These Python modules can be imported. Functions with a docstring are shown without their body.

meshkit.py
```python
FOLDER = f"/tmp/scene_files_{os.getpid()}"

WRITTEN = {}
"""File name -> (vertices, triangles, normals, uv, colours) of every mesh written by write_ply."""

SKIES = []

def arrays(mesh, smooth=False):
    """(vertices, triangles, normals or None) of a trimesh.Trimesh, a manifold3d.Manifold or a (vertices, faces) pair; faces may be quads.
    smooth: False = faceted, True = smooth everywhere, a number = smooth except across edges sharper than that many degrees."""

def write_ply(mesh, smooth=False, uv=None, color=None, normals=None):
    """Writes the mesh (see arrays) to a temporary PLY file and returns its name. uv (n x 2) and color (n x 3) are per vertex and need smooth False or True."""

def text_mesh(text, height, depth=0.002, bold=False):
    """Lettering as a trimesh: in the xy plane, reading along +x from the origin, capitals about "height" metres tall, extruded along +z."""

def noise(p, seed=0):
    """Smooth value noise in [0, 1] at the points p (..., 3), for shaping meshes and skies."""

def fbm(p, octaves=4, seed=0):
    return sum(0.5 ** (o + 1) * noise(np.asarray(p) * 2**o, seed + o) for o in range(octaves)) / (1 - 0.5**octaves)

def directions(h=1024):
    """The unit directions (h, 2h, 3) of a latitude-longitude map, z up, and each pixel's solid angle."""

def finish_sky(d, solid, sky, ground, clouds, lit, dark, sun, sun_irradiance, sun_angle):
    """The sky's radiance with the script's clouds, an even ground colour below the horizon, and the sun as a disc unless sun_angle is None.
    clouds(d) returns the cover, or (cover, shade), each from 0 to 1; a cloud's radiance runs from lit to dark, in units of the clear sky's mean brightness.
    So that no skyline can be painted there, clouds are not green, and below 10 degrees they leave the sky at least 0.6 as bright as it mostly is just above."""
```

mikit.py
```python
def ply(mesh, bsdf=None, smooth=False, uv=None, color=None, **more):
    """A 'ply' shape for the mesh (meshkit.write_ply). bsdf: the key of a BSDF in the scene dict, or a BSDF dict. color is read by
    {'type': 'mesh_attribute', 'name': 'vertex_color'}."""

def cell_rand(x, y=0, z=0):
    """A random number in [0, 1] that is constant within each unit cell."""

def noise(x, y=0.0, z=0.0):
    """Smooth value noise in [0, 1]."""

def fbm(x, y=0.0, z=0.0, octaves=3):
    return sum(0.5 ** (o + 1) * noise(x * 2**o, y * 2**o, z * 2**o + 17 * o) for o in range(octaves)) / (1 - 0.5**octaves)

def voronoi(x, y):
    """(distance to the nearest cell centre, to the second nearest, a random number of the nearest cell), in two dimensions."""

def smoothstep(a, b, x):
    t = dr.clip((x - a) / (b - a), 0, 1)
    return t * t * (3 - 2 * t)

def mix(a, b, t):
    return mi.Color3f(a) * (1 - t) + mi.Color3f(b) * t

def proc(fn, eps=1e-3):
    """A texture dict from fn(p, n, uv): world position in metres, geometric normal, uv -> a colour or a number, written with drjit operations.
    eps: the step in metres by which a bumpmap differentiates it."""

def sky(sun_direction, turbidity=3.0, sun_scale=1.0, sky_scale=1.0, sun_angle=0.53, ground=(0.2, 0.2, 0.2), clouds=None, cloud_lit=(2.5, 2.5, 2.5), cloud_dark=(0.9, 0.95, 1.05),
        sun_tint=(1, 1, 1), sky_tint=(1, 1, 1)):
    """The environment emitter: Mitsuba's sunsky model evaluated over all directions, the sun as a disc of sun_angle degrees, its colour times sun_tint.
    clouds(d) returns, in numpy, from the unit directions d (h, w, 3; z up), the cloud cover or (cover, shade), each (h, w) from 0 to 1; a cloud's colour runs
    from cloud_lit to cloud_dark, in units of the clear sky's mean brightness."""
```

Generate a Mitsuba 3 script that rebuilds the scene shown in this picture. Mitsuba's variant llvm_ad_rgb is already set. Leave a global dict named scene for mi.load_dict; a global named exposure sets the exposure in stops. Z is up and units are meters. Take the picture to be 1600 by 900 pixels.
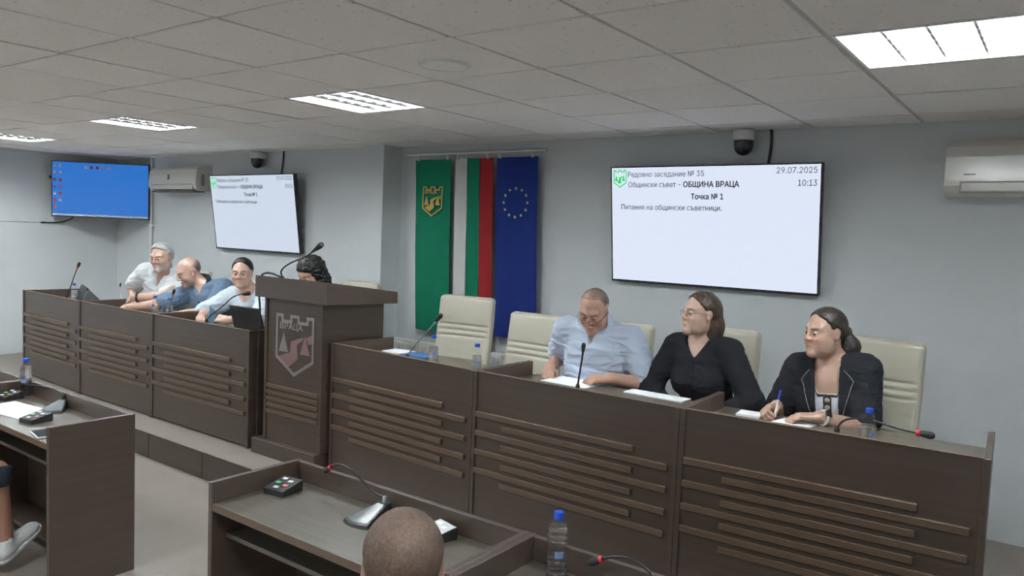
import math, numpy as np, trimesh, mitsuba as mi, drjit as dr, mikit, meshkit
import manifold3d as m3
from shapely.geometry import Polygon, Point, box as sbox
from shapely.ops import unary_union
from shapely import affinity

scene, labels = {}, {}
T = mi.ScalarTransform4f
# ---------------------------------------------------------------- camera, light, exposure
CAM = np.array([4.352, -2.2245, 1.7666])
_yaw, _pitch, _roll = 0.6303, -0.0691, 0.0408
FW = np.array([-math.sin(_yaw) * math.cos(_pitch), math.cos(_yaw) * math.cos(_pitch), math.sin(_pitch)])
_r = np.cross(FW, [0, 0, 1]); _r /= np.linalg.norm(_r)
UP = -math.sin(_roll) * _r + math.cos(_roll) * np.cross(_r, FW)
scene['camera'] = {'type': 'perspective', 'fov': 67.467, 'fov_axis': 'x', 'near_clip': 0.05, 'far_clip': 100.0,
                   'to_world': T().look_at(origin=CAM.tolist(), target=(CAM + FW).tolist(), up=UP.tolist())}
exposure = 0.0
TUBE = (141.0, 153.0, 157.0)          # radiance of the fluorescent tubes
HALL = 2.50                        # ceiling height over the hall floor
DAIS = 0.19                        # height of the dais


# ---------------------------------------------------------------- helpers
def numbered(key):
    if key not in scene and key not in labels and not any(k.startswith(key + '__') for k in scene):
        return key
    i = 1
    while True:
        k = f'{key}_{i:03d}'
        if k not in scene and k not in labels and not any(q.startswith(k + '__') for q in scene):
            return k
        i += 1


_counts = {}


def fresh(key):
    n = _counts.get(key, 0)
    _counts[key] = n + 1
    return key if n == 0 else f'{key}_{n:03d}'


def thing(name, label, cat, group=None):
    k = fresh(name)
    labels[k] = {'label': label, 'category': cat}
    if group:
        labels[k]['group'] = group
    return k


def struct(name):
    k = fresh(name)
    labels[k] = {'kind': 'structure'}
    return k


_ply = {}


def add(name, mesh, mat, parent=None, smooth=False, M=None, label=None, color=None, emit=None, kind=None):
    """one entry of the scene; the mesh is written once however often it is used"""
    key = fresh(f'{parent}__{name}') if parent else name
    ck = (id(mesh), smooth, mat if isinstance(mat, str) else None)
    if color is None and ck in _ply:
        d = dict(_ply[ck][0])
    else:
        if color is not None:
            d = mikit.ply(mesh, mat, smooth=smooth, color=color)
        else:
            d = mikit.ply(mesh, mat, smooth=smooth)
            _ply[ck] = (d, mesh)
        d = dict(d)
    if M is not None:
        d['to_world'] = T(np.asarray(M, float).tolist())
    if emit is not None:
        d['emitter'] = {'type': 'area', 'radiance': {'type': 'rgb', 'value': list(emit)}}
    scene[key] = d
    if label or kind:
        labels.setdefault(key, {})
        if label: labels[key]['label'] = label
        if kind: labels[key]['kind'] = kind
    return key


def mat4(loc=(0, 0, 0), rz=0.0, rx=0.0, ry=0.0, s=1.0):
    m = trimesh.transformations.euler_matrix(rx, ry, rz, 'sxyz')
    m[:3, :3] *= s
    m[:3, 3] = loc
    return m


def frame(o, x, y, z):
    m = np.eye(4)
    m[:3, 0], m[:3, 1], m[:3, 2], m[:3, 3] = x, y, z, o
    return m


def cat(*ms):
    return trimesh.util.concatenate([m for m in ms if m is not None])


def box(x0, x1, y0, y1, z0, z1, b=0.0):
    if b <= 0:
        m = trimesh.creation.box((x1 - x0, y1 - y0, z1 - z0))
        m.apply_translation(((x0 + x1) / 2, (y0 + y1) / 2, (z0 + z1) / 2))
        return m
    h = np.array([x1 - x0, y1 - y0, z1 - z0]) / 2
    pts = []
    for sx in (-1, 1):
        for sy in (-1, 1):
            for sz in (-1, 1):
                s = np.array([sx, sy, sz])
                for k in range(3):
                    q = h - b
                    q[k] = h[k]
                    pts.append(s * q)
    m = trimesh.convex.convex_hull(np.array(pts))
    m.apply_translation(((x0 + x1) / 2, (y0 + y1) / 2, (z0 + z1) / 2))
    return m


def rbox(x0, x1, y0, y1, z0, z1, r, seg=16):
    s = m3.Manifold.sphere(r, seg)
    m = m3.Manifold.batch_hull([s.translate([x, y, z]) for x in (x0 + r, x1 - r) for y in (y0 + r, y1 - r) for z in (z0 + r, z1 - r)])
    q = m.to_mesh()
    return trimesh.Trimesh(q.vert_properties[:, :3], q.tri_verts, process=False)


def hull(pts):
    return trimesh.convex.convex_hull(np.asarray(pts, float))


def tube(points, r, n=10, caps=True):
    P = np.asarray(points, float)
    R = np.broadcast_to(np.asarray(r, float), (len(P),))
    t = np.gradient(P, axis=0)
    t /= np.linalg.norm(t, axis=1, keepdims=True) + 1e-12
    a = np.cross(t[0], [0, 0, 1.0])
    if np.linalg.norm(a) < 0.1:
        a = np.cross(t[0], [1.0, 0, 0])
    a /= np.linalg.norm(a)
    V = []
    ang = np.arange(n) * 2 * np.pi / n
    for i in range(len(P)):
        a = a - t[i] * (a @ t[i])
        a /= np.linalg.norm(a)
        b = np.cross(t[i], a)
        V.append(P[i] + R[i] * (np.cos(ang)[:, None] * a + np.sin(ang)[:, None] * b))
    V = np.vstack(V)
    F = []
    for i in range(len(P) - 1):
        for j in range(n):
            k = (j + 1) % n
            F += [[i * n + j, i * n + k, (i + 1) * n + k], [i * n + j, (i + 1) * n + k, (i + 1) * n + j]]
    if caps:
        V = np.vstack([V, P[:1], P[-1:]])
        c0, c1 = len(V) - 2, len(V) - 1
        e = (len(P) - 1) * n
        for j in range(n):
            k = (j + 1) % n
            F += [[c0, k, j], [c1, e + j, e + k]]
    return trimesh.Trimesh(V, np.array(F), process=False)


def spline(pts, n=24):
    from scipy.interpolate import CubicSpline
    P = np.asarray(pts, float)
    d = np.r_[0, np.cumsum(np.linalg.norm(np.diff(P, axis=0), axis=1))]
    return CubicSpline(d, P)(np.linspace(0, d[-1], n))


def lathe(prof, n=24):
    """profile of (radius, z) from the bottom up"""
    m = trimesh.creation.revolve(np.asarray(prof, float), sections=n)
    return m


def extrude(poly, h):
    gs = [g for g in getattr(poly, 'geoms', [poly]) if g.area > 1e-9]
    return cat(*[trimesh.creation.extrude_polygon(g, h, engine='earcut') for g in gs])


def rgb(v):
    return {'type': 'rgb', 'value': [float(x) for x in v]}


def principled(key, color, rough=0.5, **kw):
    c = color if isinstance(color, dict) else rgb(color)
    scene[key] = {'type': 'twosided', 'bsdf': {'type': 'principled', 'base_color': c, 'roughness': rough, **kw}}
    return key


# ---------------------------------------------------------------- materials
def wood_fn(dark, light, ax=0):
    def fn(p, n, uv):
        horiz = dr.abs(n.z) > 0.7
        g = mikit.fbm(p.x * 2.0, p.y * 2.0, p.z * 45.0, octaves=3)
        g2 = mikit.fbm(p.x * 5.0, p.y * 70.0, 3.0, octaves=3)
        t = dr.select(horiz, g2, g)
        f = mikit.noise(p.x * 9.0, p.y * 9.0, p.z * 160.0)
        return mikit.mix(dark, light, dr.clip(t * 0.8 + f * 0.2, 0, 1))
    return mikit.proc(fn)


principled('mat_wood', wood_fn((0.061, 0.0423, 0.0332), (0.082, 0.0587, 0.0470)), 0.36, specular=0.45)
principled('mat_wood_slat', wood_fn((0.096, 0.0620, 0.0410), (0.118, 0.079, 0.053)), 0.45, specular=0.45)
principled('mat_worktop', wood_fn((0.082, 0.071, 0.056), (0.106, 0.093, 0.074)), 0.33, specular=0.5)
principled('mat_wood_inside', wood_fn((0.030, 0.024, 0.021), (0.045, 0.036, 0.032)), 0.5, specular=0.3)


def floor_fn(p, n, uv):
    g = mikit.fbm(p.x * 1.3, p.y * 1.3, 0.0, octaves=4)
    f = mikit.noise(p.x * 160.0, p.y * 160.0, 0.0)
    s = mikit.fbm(p.x * 9.0, p.y * 2.0, 2.0, octaves=3)
    return mikit.mix((0.190, 0.163, 0.138), (0.252, 0.219, 0.189), dr.clip(0.5 * g + 0.25 * f + 0.25 * s, 0, 1))


principled('mat_floor', mikit.proc(floor_fn), 0.45, specular=0.4)


def wall_fn(p, n, uv):
    g = mikit.fbm(p.x * 0.9, p.y * 0.9, p.z * 0.9, octaves=3)
    return mikit.mix((0.60, 0.63, 0.645), (0.655, 0.68, 0.695), g)


principled('mat_wall', mikit.proc(wall_fn), 0.75, specular=0.2)


def tile_fn(p, n, uv):
    i, j = dr.floor(p.x / 0.6), dr.floor(p.y / 0.6)
    tone = mikit.cell_rand(i, j, 3) * 0.05
    d, e, w = mikit.voronoi(p.x * 26.0, p.y * 26.0)
    size = 0.03 + 0.16 * w * w * w
    spot = 1 - mikit.smoothstep(size * 0.6, size, d)
    f = mikit.noise(p.x * 300.0, p.y * 300.0, 1.0)
    base = mikit.mix((0.80, 0.765, 0.74), (0.86, 0.825, 0.80), f * 0.5) - tone
    return base * (1 - 0.30 * spot)


principled('mat_tile', mikit.proc(tile_fn), 0.9, specular=0.1)
principled('mat_tbar', (0.50, 0.48, 0.46), 0.6)
principled('mat_white', (0.72, 0.72, 0.71), 0.45)
principled('mat_fixture', (0.82, 0.83, 0.84), 0.35)
scene['mat_louvre'] = {'type': 'twosided', 'bsdf': {'type': 'roughconductor', 'alpha': 0.22, 'specular_reflectance': rgb((0.86, 0.87, 0.88))}}
principled('mat_black', (0.012, 0.012, 0.013), 0.4)
principled('mat_black_matt', (0.016, 0.016, 0.017), 0.7)
principled('mat_black_gloss', (0.008, 0.008, 0.009), 0.12)
principled('mat_grey', (0.22, 0.23, 0.24), 0.45)
principled('mat_metal', (0.62, 0.62, 0.63), 0.28, metallic=1.0)
principled('mat_rail', (0.60, 0.585, 0.57), 0.35, metallic=0.3)
principled('mat_aircon', (0.72, 0.70, 0.645), 0.25, specular=0.5)
principled('mat_aircon_dark', (0.10, 0.10, 0.09), 0.6)
principled('mat_aircon_slot', (0.30, 0.29, 0.27), 0.5)
principled('mat_radiator', (0.80, 0.80, 0.77), 0.35)
principled('mat_paper', (0.80, 0.82, 0.84), 0.8, specular=0.1)
principled('mat_blue_cap', (0.012, 0.075, 0.55), 0.35)
principled('mat_red', (0.62, 0.03, 0.03), 0.4)
principled('mat_pen', (0.02, 0.06, 0.48), 0.3)
principled('mat_phone_blue', (0.055, 0.12, 0.17), 0.25)
principled('mat_booklet', (0.06, 0.14, 0.32), 0.5)
principled('mat_silver_pad', (0.34, 0.37, 0.38), 0.35)
principled('mat_mic_plate', (0.11, 0.12, 0.125), 0.3)
principled('mat_leather', (0.50, 0.47, 0.375), 0.42, specular=0.45)
principled('mat_flag_green', (0.010, 0.175, 0.098), 0.8, specular=0.15)
principled('mat_flag_white', (0.62, 0.62, 0.61), 0.8, specular=0.15)
principled('mat_flag_red', (0.30, 0.022, 0.026), 0.8, specular=0.15)
principled('mat_flag_blue', (0.013, 0.030, 0.175), 0.8, specular=0.15)
principled('mat_gold', (0.55, 0.37, 0.085), 0.6)
principled('mat_star', (0.60, 0.52, 0.20), 0.6)
principled('mat_crest', (0.34, 0.30, 0.29), 0.35, metallic=0.5)
principled('mat_crest_rose', (0.36, 0.22, 0.215), 0.35, metallic=0.5)
principled('mat_ink', (0.055, 0.06, 0.075), 0.8, specular=0.0)
principled('mat_ink_grey', (0.16, 0.17, 0.20), 0.8, specular=0.0)
principled('mat_screen_green', (0.03, 0.55, 0.14), 0.8, specular=0.0)
scene['mat_emit_back'] = {'type': 'diffuse', 'reflectance': rgb((0.02, 0.02, 0.02))}
scene['mat_bottle'] = {'type': 'thindielectric', 'int_ior': 1.45}
scene['mat_water'] = {'type': 'dielectric', 'int_ior': 1.33}
principled('mat_bottle_label', (0.20, 0.30, 0.55), 0.5)
principled('mat_dome', (0.012, 0.012, 0.018), 0.15)

# ---------------------------------------------------------------- room shell
X0, X1, Y0, Y1, YL = -5.30, 6.62, -4.82, 2.72, 2.60
k = struct('floor'); add('floor', box(X0 - .1, X1 + .1, Y0 - .1, Y1 + .2, -0.1, 0.0), 'mat_floor')
k = struct('wall_left'); add('wall_left', box(X0 - .15, X0, Y0 - .1, Y1 + .2, 0, 2.62), 'mat_wall')
k = struct('wall_right'); add('wall_right', box(X1, X1 + .15, Y0 - .1, Y1 + .2, 0, 2.62), 'mat_wall')
k = struct('wall_front'); add('wall_front', box(X0, X1, Y0 - .15, Y0, 0, 2.62), 'mat_wall')
k = struct('wall_back'); add('wall_back', box(-0.60, X1, Y1, Y1 + .15, 0, 2.62), 'mat_wall')
k = struct('wall_alcove'); add('wall_alcove', box(X0, -0.60, YL, Y1 + .15, 0, 2.62), 'mat_wall')
k = struct('wall_column'); add('wall_column', box(-0.79, -0.525, 2.50, Y1 + .05, 0, 2.62, 0.004), 'mat_wall')
# the dais: a raised floor with a panelled riser
k = struct('floor_dais'); add('platform', box(X0, X1, 0.755, Y1, 0.0, DAIS - 0.003), 'mat_floor', k)
add('carpet', box(X0, X1, 0.735, Y1, DAIS - 0.003, DAIS), 'mat_floor', k)
_rp = box(0, 0.694, 0.737, 0.755, 0.0, DAIS - 0.004, 0.002)
for i in range(17):
    add('riser_panel', _rp, 'mat_wood', k, M=mat4((X0 + 0.01 + i * 0.70, 0, 0)))

# ceiling: tiles lying in a grid of bars, lamps in some of the fields
CEIL = struct('ceiling')
add('slab', box(X0 - .1, X1 + .1, Y0 - .1, Y1 + .2, 2.62, 2.75), 'mat_white', CEIL)
LAMPS = [(-7, 1), (-3, 1), (1, 1), (6, 1), (-7, -3), (-3, -3), (1, -3), (6, -3), (-7, -7), (-3, -7), (1, -7), (6, -7)]
LAMPS = [l for l in LAMPS]
rng = np.random.default_rng(7)
_tile = box(-0.291, 0.291, -0.291, 0.291, 0.0, 0.012, 0.003)
NI = range(-9, 12)
NJ = range(-9, 5)
for i in NI:
    for j in NJ:
        if (i, j) in LAMPS:
            continue
        xa, xb = max(i * .6, X0), min(i * .6 + .6, X1)
        ya, yb = max(j * .6, Y0), min(j * .6 + .6, Y1)
        if xb - xa < .05 or yb - ya < .05:
            continue
        full = xb - xa > .599 and yb - ya > .599
        mt = _tile if full else box(-(xb - xa) / 2 + .009, (xb - xa) / 2 - .009, -(yb - ya) / 2 + .009, (yb - ya) / 2 - .009, 0, .012, .003)
        tilt = rng.normal(0, 0.0035, 2) * (1 if full else 0)
        add('tile', mt, 'mat_tile', CEIL, M=mat4(((xa + xb) / 2, (ya + yb) / 2, HALL - 0.001 + abs(rng.normal(0, .0012))), rx=tilt[0], ry=tilt[1]))
for i in NI:
    if X0 < i * .6 < X1:
        add('grid_bar', box(i * .6 - .012, i * .6 + .012, Y0, Y1, HALL + .0065, HALL + .03), 'mat_tbar', CEIL)
for j in NJ:
    add('grid_bar', box(X0, X1, j * .6 - .012, j * .6 + .012, HALL + .0067, HALL + .0302), 'mat_tbar', CEIL)

# ceiling lights: a white tray, four tubes, long reflectors and cross blades
def tray_mesh():
    a = 0.287
    return cat(box(-a, a, -a, a, .075, .08), box(-a, -a + .012, -a, a, 0, .08), box(a - .012, a, -a, a, 0, .08),
               box(-a, a, -a, -a + .012, 0, .08), box(-a, a, a - .012, a, 0, .08))


_tray = tray_mesh()
_tb = tube([(0, -.262, .030), (0, .262, .030)], .0125, 12)
_refl = hull([(-.004, -.272, .010), (.004, -.272, .010), (-.004, .272, .010), (.004, .272, .010), (-.014, -.272, .024), (.014, -.272, .024), (-.014, .272, .024), (.014, .272, .024)])
_blade = box(-.274, .274, -.0012, .0012, .009, .020)
LB = {(-7, 1): 'square louvred ceiling light at the far left edge of the ceiling', (-3, 1): 'square louvred ceiling light over the seated people on the left',
      (1, 1): 'square louvred ceiling light left of the round ceiling speaker, in the middle', (6, 1): 'bright white louvred ceiling light at the right edge of the photo'}
for (i, j) in LAMPS:
    k = thing('ceiling_light', LB.get((i, j), 'louvred ceiling light behind the viewer, %s row, %s from the left wall' % ('nearer' if j == -3 else 'farther', {-7: 'first', -3: 'second', 1: 'third', 6: 'fourth'}[i])), 'ceiling light', 'louvred lights in the tiled ceiling')
    M = mat4((i * .6 + .3, j * .6 + .3, HALL))
    add('tray', _tray, 'mat_fixture', k, M=M)
    for x in (-.208, -.069, .069, .208):
        add('tube', _tb, 'mat_fixture', k, smooth=50, M=M @ mat4((x, 0, 0)), emit=TUBE)
    for x in (-.138, 0, .138):
        add('reflector', _refl, 'mat_louvre', k, M=M @ mat4((x, 0, 0)))
    for y in np.linspace(-.22, .22, 6):
        add('cross_blade', _blade, 'mat_louvre', k, M=M @ mat4((0, y, 0)))

# round ceiling speaker
k = thing('ceiling_speaker', 'round pale ceiling speaker flush in a ceiling tile', 'speaker')
M = mat4((2.06, 0.345, HALL))
add('rim', lathe([(0.098, -.001), (0.098, -.010), (0.112, -.010), (0.115, -.001), (0.098, -.001)], 40), 'mat_white', k, smooth=40, M=M)
add('grille', lathe([(0.0, -.0125), (0.06, -.012), (0.10, -.008), (0.10, -.001), (0, -.001)], 40), 'mat_speaker', k, smooth=40, M=M)
principled('mat_speaker', (0.80, 0.785, 0.76), 0.8)

# ---------------------------------------------------------------- wall fittings
# crest of the town: towered shield with the name, two peaks and a winding river
def crest_polys(w=1.0, h=1.24):
    """(outline, letters, peaks, river) in a box of width w, height h, origin bottom centre"""
    def S(pts): return Polygon([(x * w, y * h) for x, y in pts])
    o = [(-.5, 1), (-.30, 1), (-.30, .91), (-.125, .91), (-.125, 1), (.125, 1), (.125, .91), (.30, .91), (.30, 1), (.5, 1), (.5, .27), (0, 0), (-.5, .27)]
    out = S(o)
    ring = out.difference(out.buffer(-.055 * w, join_style=2))
    peaks = [S([(-.29, .70), (-.165, .38), (-.415, .38)]), S([(.27, .70), (.40, .38), (.145, .38)])]
    river = S([(.44, .72), (.44, .58), (.36, .56), (.33, .62), (.22, .62), (.06, .52), (.10, .30), (-.14, .14), (-.42, .29), (-.10, .40), (-.10, .56), (.12, .64), (.30, .66)])
    river = river.difference(unary_union([p.buffer(.02 * w) for p in peaks])).intersection(out.buffer(-.02))
    return ring, peaks, river


def crest(parent, M, w, h, depth, mats, text=True):
    ring, peaks, river = crest_polys(w, h)
    add('crest_outline', extrude(ring, depth), mats[0], parent, M=M)
    add('crest_peak', extrude(peaks[0], depth), mats[0], parent, M=M)
    add('crest_peak', extrude(peaks[1], depth), mats[1], parent, M=M)
    add('crest_river', extrude(river, depth), mats[1], parent, M=M)
    if text:
        t = meshkit.text_mesh('ВРАЦА', .10 * h, depth, bold=True)
        b = t.bounds
        t.apply_translation((-b[0, 0], -b[0, 1], 0))
        t.apply_scale((.60 * w / (b[1, 0] - b[0, 0]), 1, 1))
        t.apply_translation((-.39 * w, .735 * h, 0))
        add('crest_name', t, mats[0], parent, M=M)


# wall screens
def screen_frame(tl, tr, bl):
    tl, tr, bl = map(np.asarray, (tl, tr, bl))
    x = (tr - tl); W = np.linalg.norm(x); x = x / W
    y = (tl - bl); y = y - x * (x @ y); H = np.linalg.norm(y); y = y / H
    return frame(tl, x, y, np.cross(x, y)), W, H      # origin top left, x right, y up, z out of the screen


def wall_tv(name_label, tl, tr, bl, emit, back):
    k = thing('television', name_label, 'television')
    M, W, H = screen_frame(tl, tr, bl)
    add('casing', box(0, W, -H, 0, -.045, -.004, .004), 'mat_black', k, M=M)
    fr = sbox(0, -H, W, 0).difference(sbox(.008, -H + .014, W - .008, -.008))
    add('bezel', extrude(fr, .006), 'mat_black', k, M=M @ mat4((0, 0, -.005)))
    v = np.array([[.008, -H + .014, -.001], [W - .008, -H + .014, -.001], [W - .008, -.008, -.001], [.008, -.008, -.001]])
    add('screen', trimesh.Trimesh(v, [[0, 1, 2], [0, 2, 3]], process=False), 'mat_emit_back', k, M=M, emit=emit)
    return k, M, W, H


def put_text(k, M, s, u0, u1, base, h, mat, bold=False):
    t = meshkit.text_mesh(s, h, .0006, bold=bold)
    b = t.bounds
    t.apply_translation((-b[0, 0], 0, 0))
    t.apply_scale(((u1 - u0) / (b[1, 0] - b[0, 0]), 1, 1))
    t.apply_translation((u0, -base, .0002))
    add('text', t, mat, k, M=M)


def agenda(k, M, W, H):
    s = W / 1.43
    for (txt, u0, u1, b, h, m, bold) in (
            ('Редовно заседание № 35', .135, .690, .072, .036, 'mat_ink_grey', False), ('Общински съвет -', .138, .525, .142, .036, 'mat_ink', False),
            ('ОБЩИНА ВРАЦА', .545, .925, .142, .036, 'mat_ink', True), ('Точка № 1', .600, .822, .222, .036, 'mat_ink', True),
            ('Питания на общински съветници.', .082, .812, .296, .036, 'mat_ink', False), ('29.07.2025', 1.160, 1.402, .060, .036, 'mat_ink_grey', False),
            ('10:13', 1.290, 1.402, .137, .036, 'mat_ink', False)):
        put_text(k, M, txt, u0 * s, u1 * s, b * s, h * s, m, bold)
    ring, peaks, river = crest_polys(.100 * s, .122 * s)
    add('crest_image', extrude(unary_union([ring.buffer(.0006), river] + peaks), .0006), 'mat_screen_green', k, M=M @ mat4((.073 * s, -.145 * s, .0002)), emit=(.03, .50, .13))


SCREEN = (0.72, 0.78, 0.93)
k, M, W, H = wall_tv('large wall screen with white agenda page, right of the blue flag', (1.672, 2.57, 2.272), (3.104, 2.57, 2.272), (1.672, 2.67, 1.468), SCREEN, 2.72)
agenda(k, M, W, H)
add('bracket', box(2.05, 2.75, 2.655, 2.719, 1.75, 2.05), 'mat_black', k)
k, M, W, H = wall_tv('smaller wall screen with white agenda page, above the woman in pale blouse', (-3.060, 2.44, 2.262), (-1.668, 2.44, 2.262), (-3.060, 2.54, 1.495), (0.60, 0.68, 0.80), 2.60)
agenda(k, M, W, H)
add('bracket', box(-2.65, -2.05, 2.535, 2.599, 1.75, 2.05), 'mat_black', k)
k, M, W, H = wall_tv('wall screen showing a blue computer desktop with icons, in the left corner', (-5.215, 1.80, 2.405), (-4.44, 2.535, 2.405), (-5.215, 1.80, 1.765), (0.022, 0.16, 0.56), 2.6)
add('bracket', box(W * .4, W * .6, -H * .65, -H * .35, -.16, -.045), 'mat_black', k, M=M)
_ic = box(-.016, .016, -.016, .016, 0, .0008)
principled('mat_icon', (0.75, 0.72, 0.75), 0.8); principled('mat_icon_red', (0.65, 0.10, 0.08), 0.8); principled('mat_icon_blue', (0.10, 0.22, 0.75), 0.8)
for q in range(5):
    add('icon', _ic, ('mat_icon', 'mat_icon_red')[q in (1, 2)], k, M=M @ mat4((.375 + q * .062, -.060, .0)))
for q, (u, v, mm) in enumerate([(0.035, .05, 0), (.095, .05, 0), (.035, .13, 0), (.095, .13, 0), (.035, .215, 1), (.095, .215, 1), (.035, .295, 2), (.095, .295, 1), (.035, .375, 0), (.095, .375, 1), (.035, .445, 1), (.095, .445, 0), (.04, .525, 1)]):
    add('icon', _ic, ('mat_icon', 'mat_icon_red', 'mat_icon_blue')[mm], k, M=M @ mat4((u, -v, 0)))
add('taskbar', box(.01, W - .01, -H + .016, -H + .036, 0, .0008), 'mat_icon', k, M=M)

# flags hanging from one rail
k = thing('banner_rail', 'grey metal rail on the wall carrying the three hanging flags', 'rail')
add('rail', tube([(-.39, 2.640, 2.418), (1.075, 2.640, 2.418)], .014, 10), 'mat_rail', k, smooth=50)
for x in (-.25, .34, .95):
    add('bracket', box(x - .008, x + .008, 2.655, 2.72, 2.412, 2.424), 'mat_rail', k)
_clip = rbox(-.009, .009, -.010, .010, -.020, .020, .006, 8)


def cloth(x0, x1, z0, z1, y, slant0=0.0, seed=0, amp=.006):
    """hanging cloth with thickness"""
    nx, nz = max(6, int((x1 - x0) / .03)), 40
    u, v = np.meshgrid(np.linspace(0, 1, nx), np.linspace(0, 1, nz))
    X = x0 + (x1 - x0) * u + slant0 * v
    Z = z1 + (z0 - z1) * v
    d = amp * (.4 + v) * np.sin(u * (x1 - x0) * 26 + seed + 1.5 * v) + .004 * np.sin(7 * v + seed)
    n = nx * nz
    V = np.vstack([np.c_[X.ravel(), (y + d).ravel() - .001, Z.ravel()], np.c_[X.ravel(), (y + d).ravel() + .001, Z.ravel()]])
    F = []
    for a in range(nz - 1):
        for b in range(nx - 1):
            p = a * nx + b
            F += [[p, p + nx, p + nx + 1], [p, p + nx + 1, p + 1], [p + n, p + n + nx + 1, p + n + nx], [p + n, p + n + 1, p + n + nx + 1]]
    return trimesh.Trimesh(V, np.array(F), process=False)


YB = 2.645
k = thing('banner', 'green town flag with a gold shield crest, left of the hanging flags', 'flag')
add('cloth', cloth(-.282, .116, .918, 2.374, YB, .050, 0.3), 'mat_flag_green', k, smooth=True)
crest(k, frame((-.068, YB - .012, 1.893), (1, 0, 0), (0.03, 0, 1), (0, -1, 0)), .225, .255, .002, ('mat_gold', 'mat_gold'))
for x in (-.245, .085):
    add('clip', _clip, 'mat_white', k, M=mat4((x, YB - .004, 2.385)))
k = thing('banner', 'white, green and red striped national flag hanging between two flags', 'flag')
add('white_stripe', cloth(.164, .300, .65, 2.374, YB, .040, 1.0), 'mat_flag_white', k, smooth=True)
add('green_stripe', cloth(.300, .422, .65, 2.374, YB, .045, 1.0 + .136 * 26), 'mat_flag_green', k, smooth=True)
add('red_stripe', cloth(.422, .562, .65, 2.374, YB, .060, 1.0 + .258 * 26), 'mat_flag_red', k, smooth=True)
for x in (.20, .51):
    add('clip', _clip, 'mat_white', k, M=mat4((x, YB - .004, 2.385)))
k = thing('banner', 'dark blue flag with a ring of gold stars, right of the hanging flags', 'flag')
add('cloth', cloth(.598, .994, .95, 2.374, YB, .045, 2.0), 'mat_flag_blue', k, smooth=True)
st = []
for q in range(10):
    r = .0155 if q % 2 == 0 else .0065
    st.append((r * math.sin(q * math.pi / 5), r * math.cos(q * math.pi / 5)))
_star = extrude(Polygon(st), .002)
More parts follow.
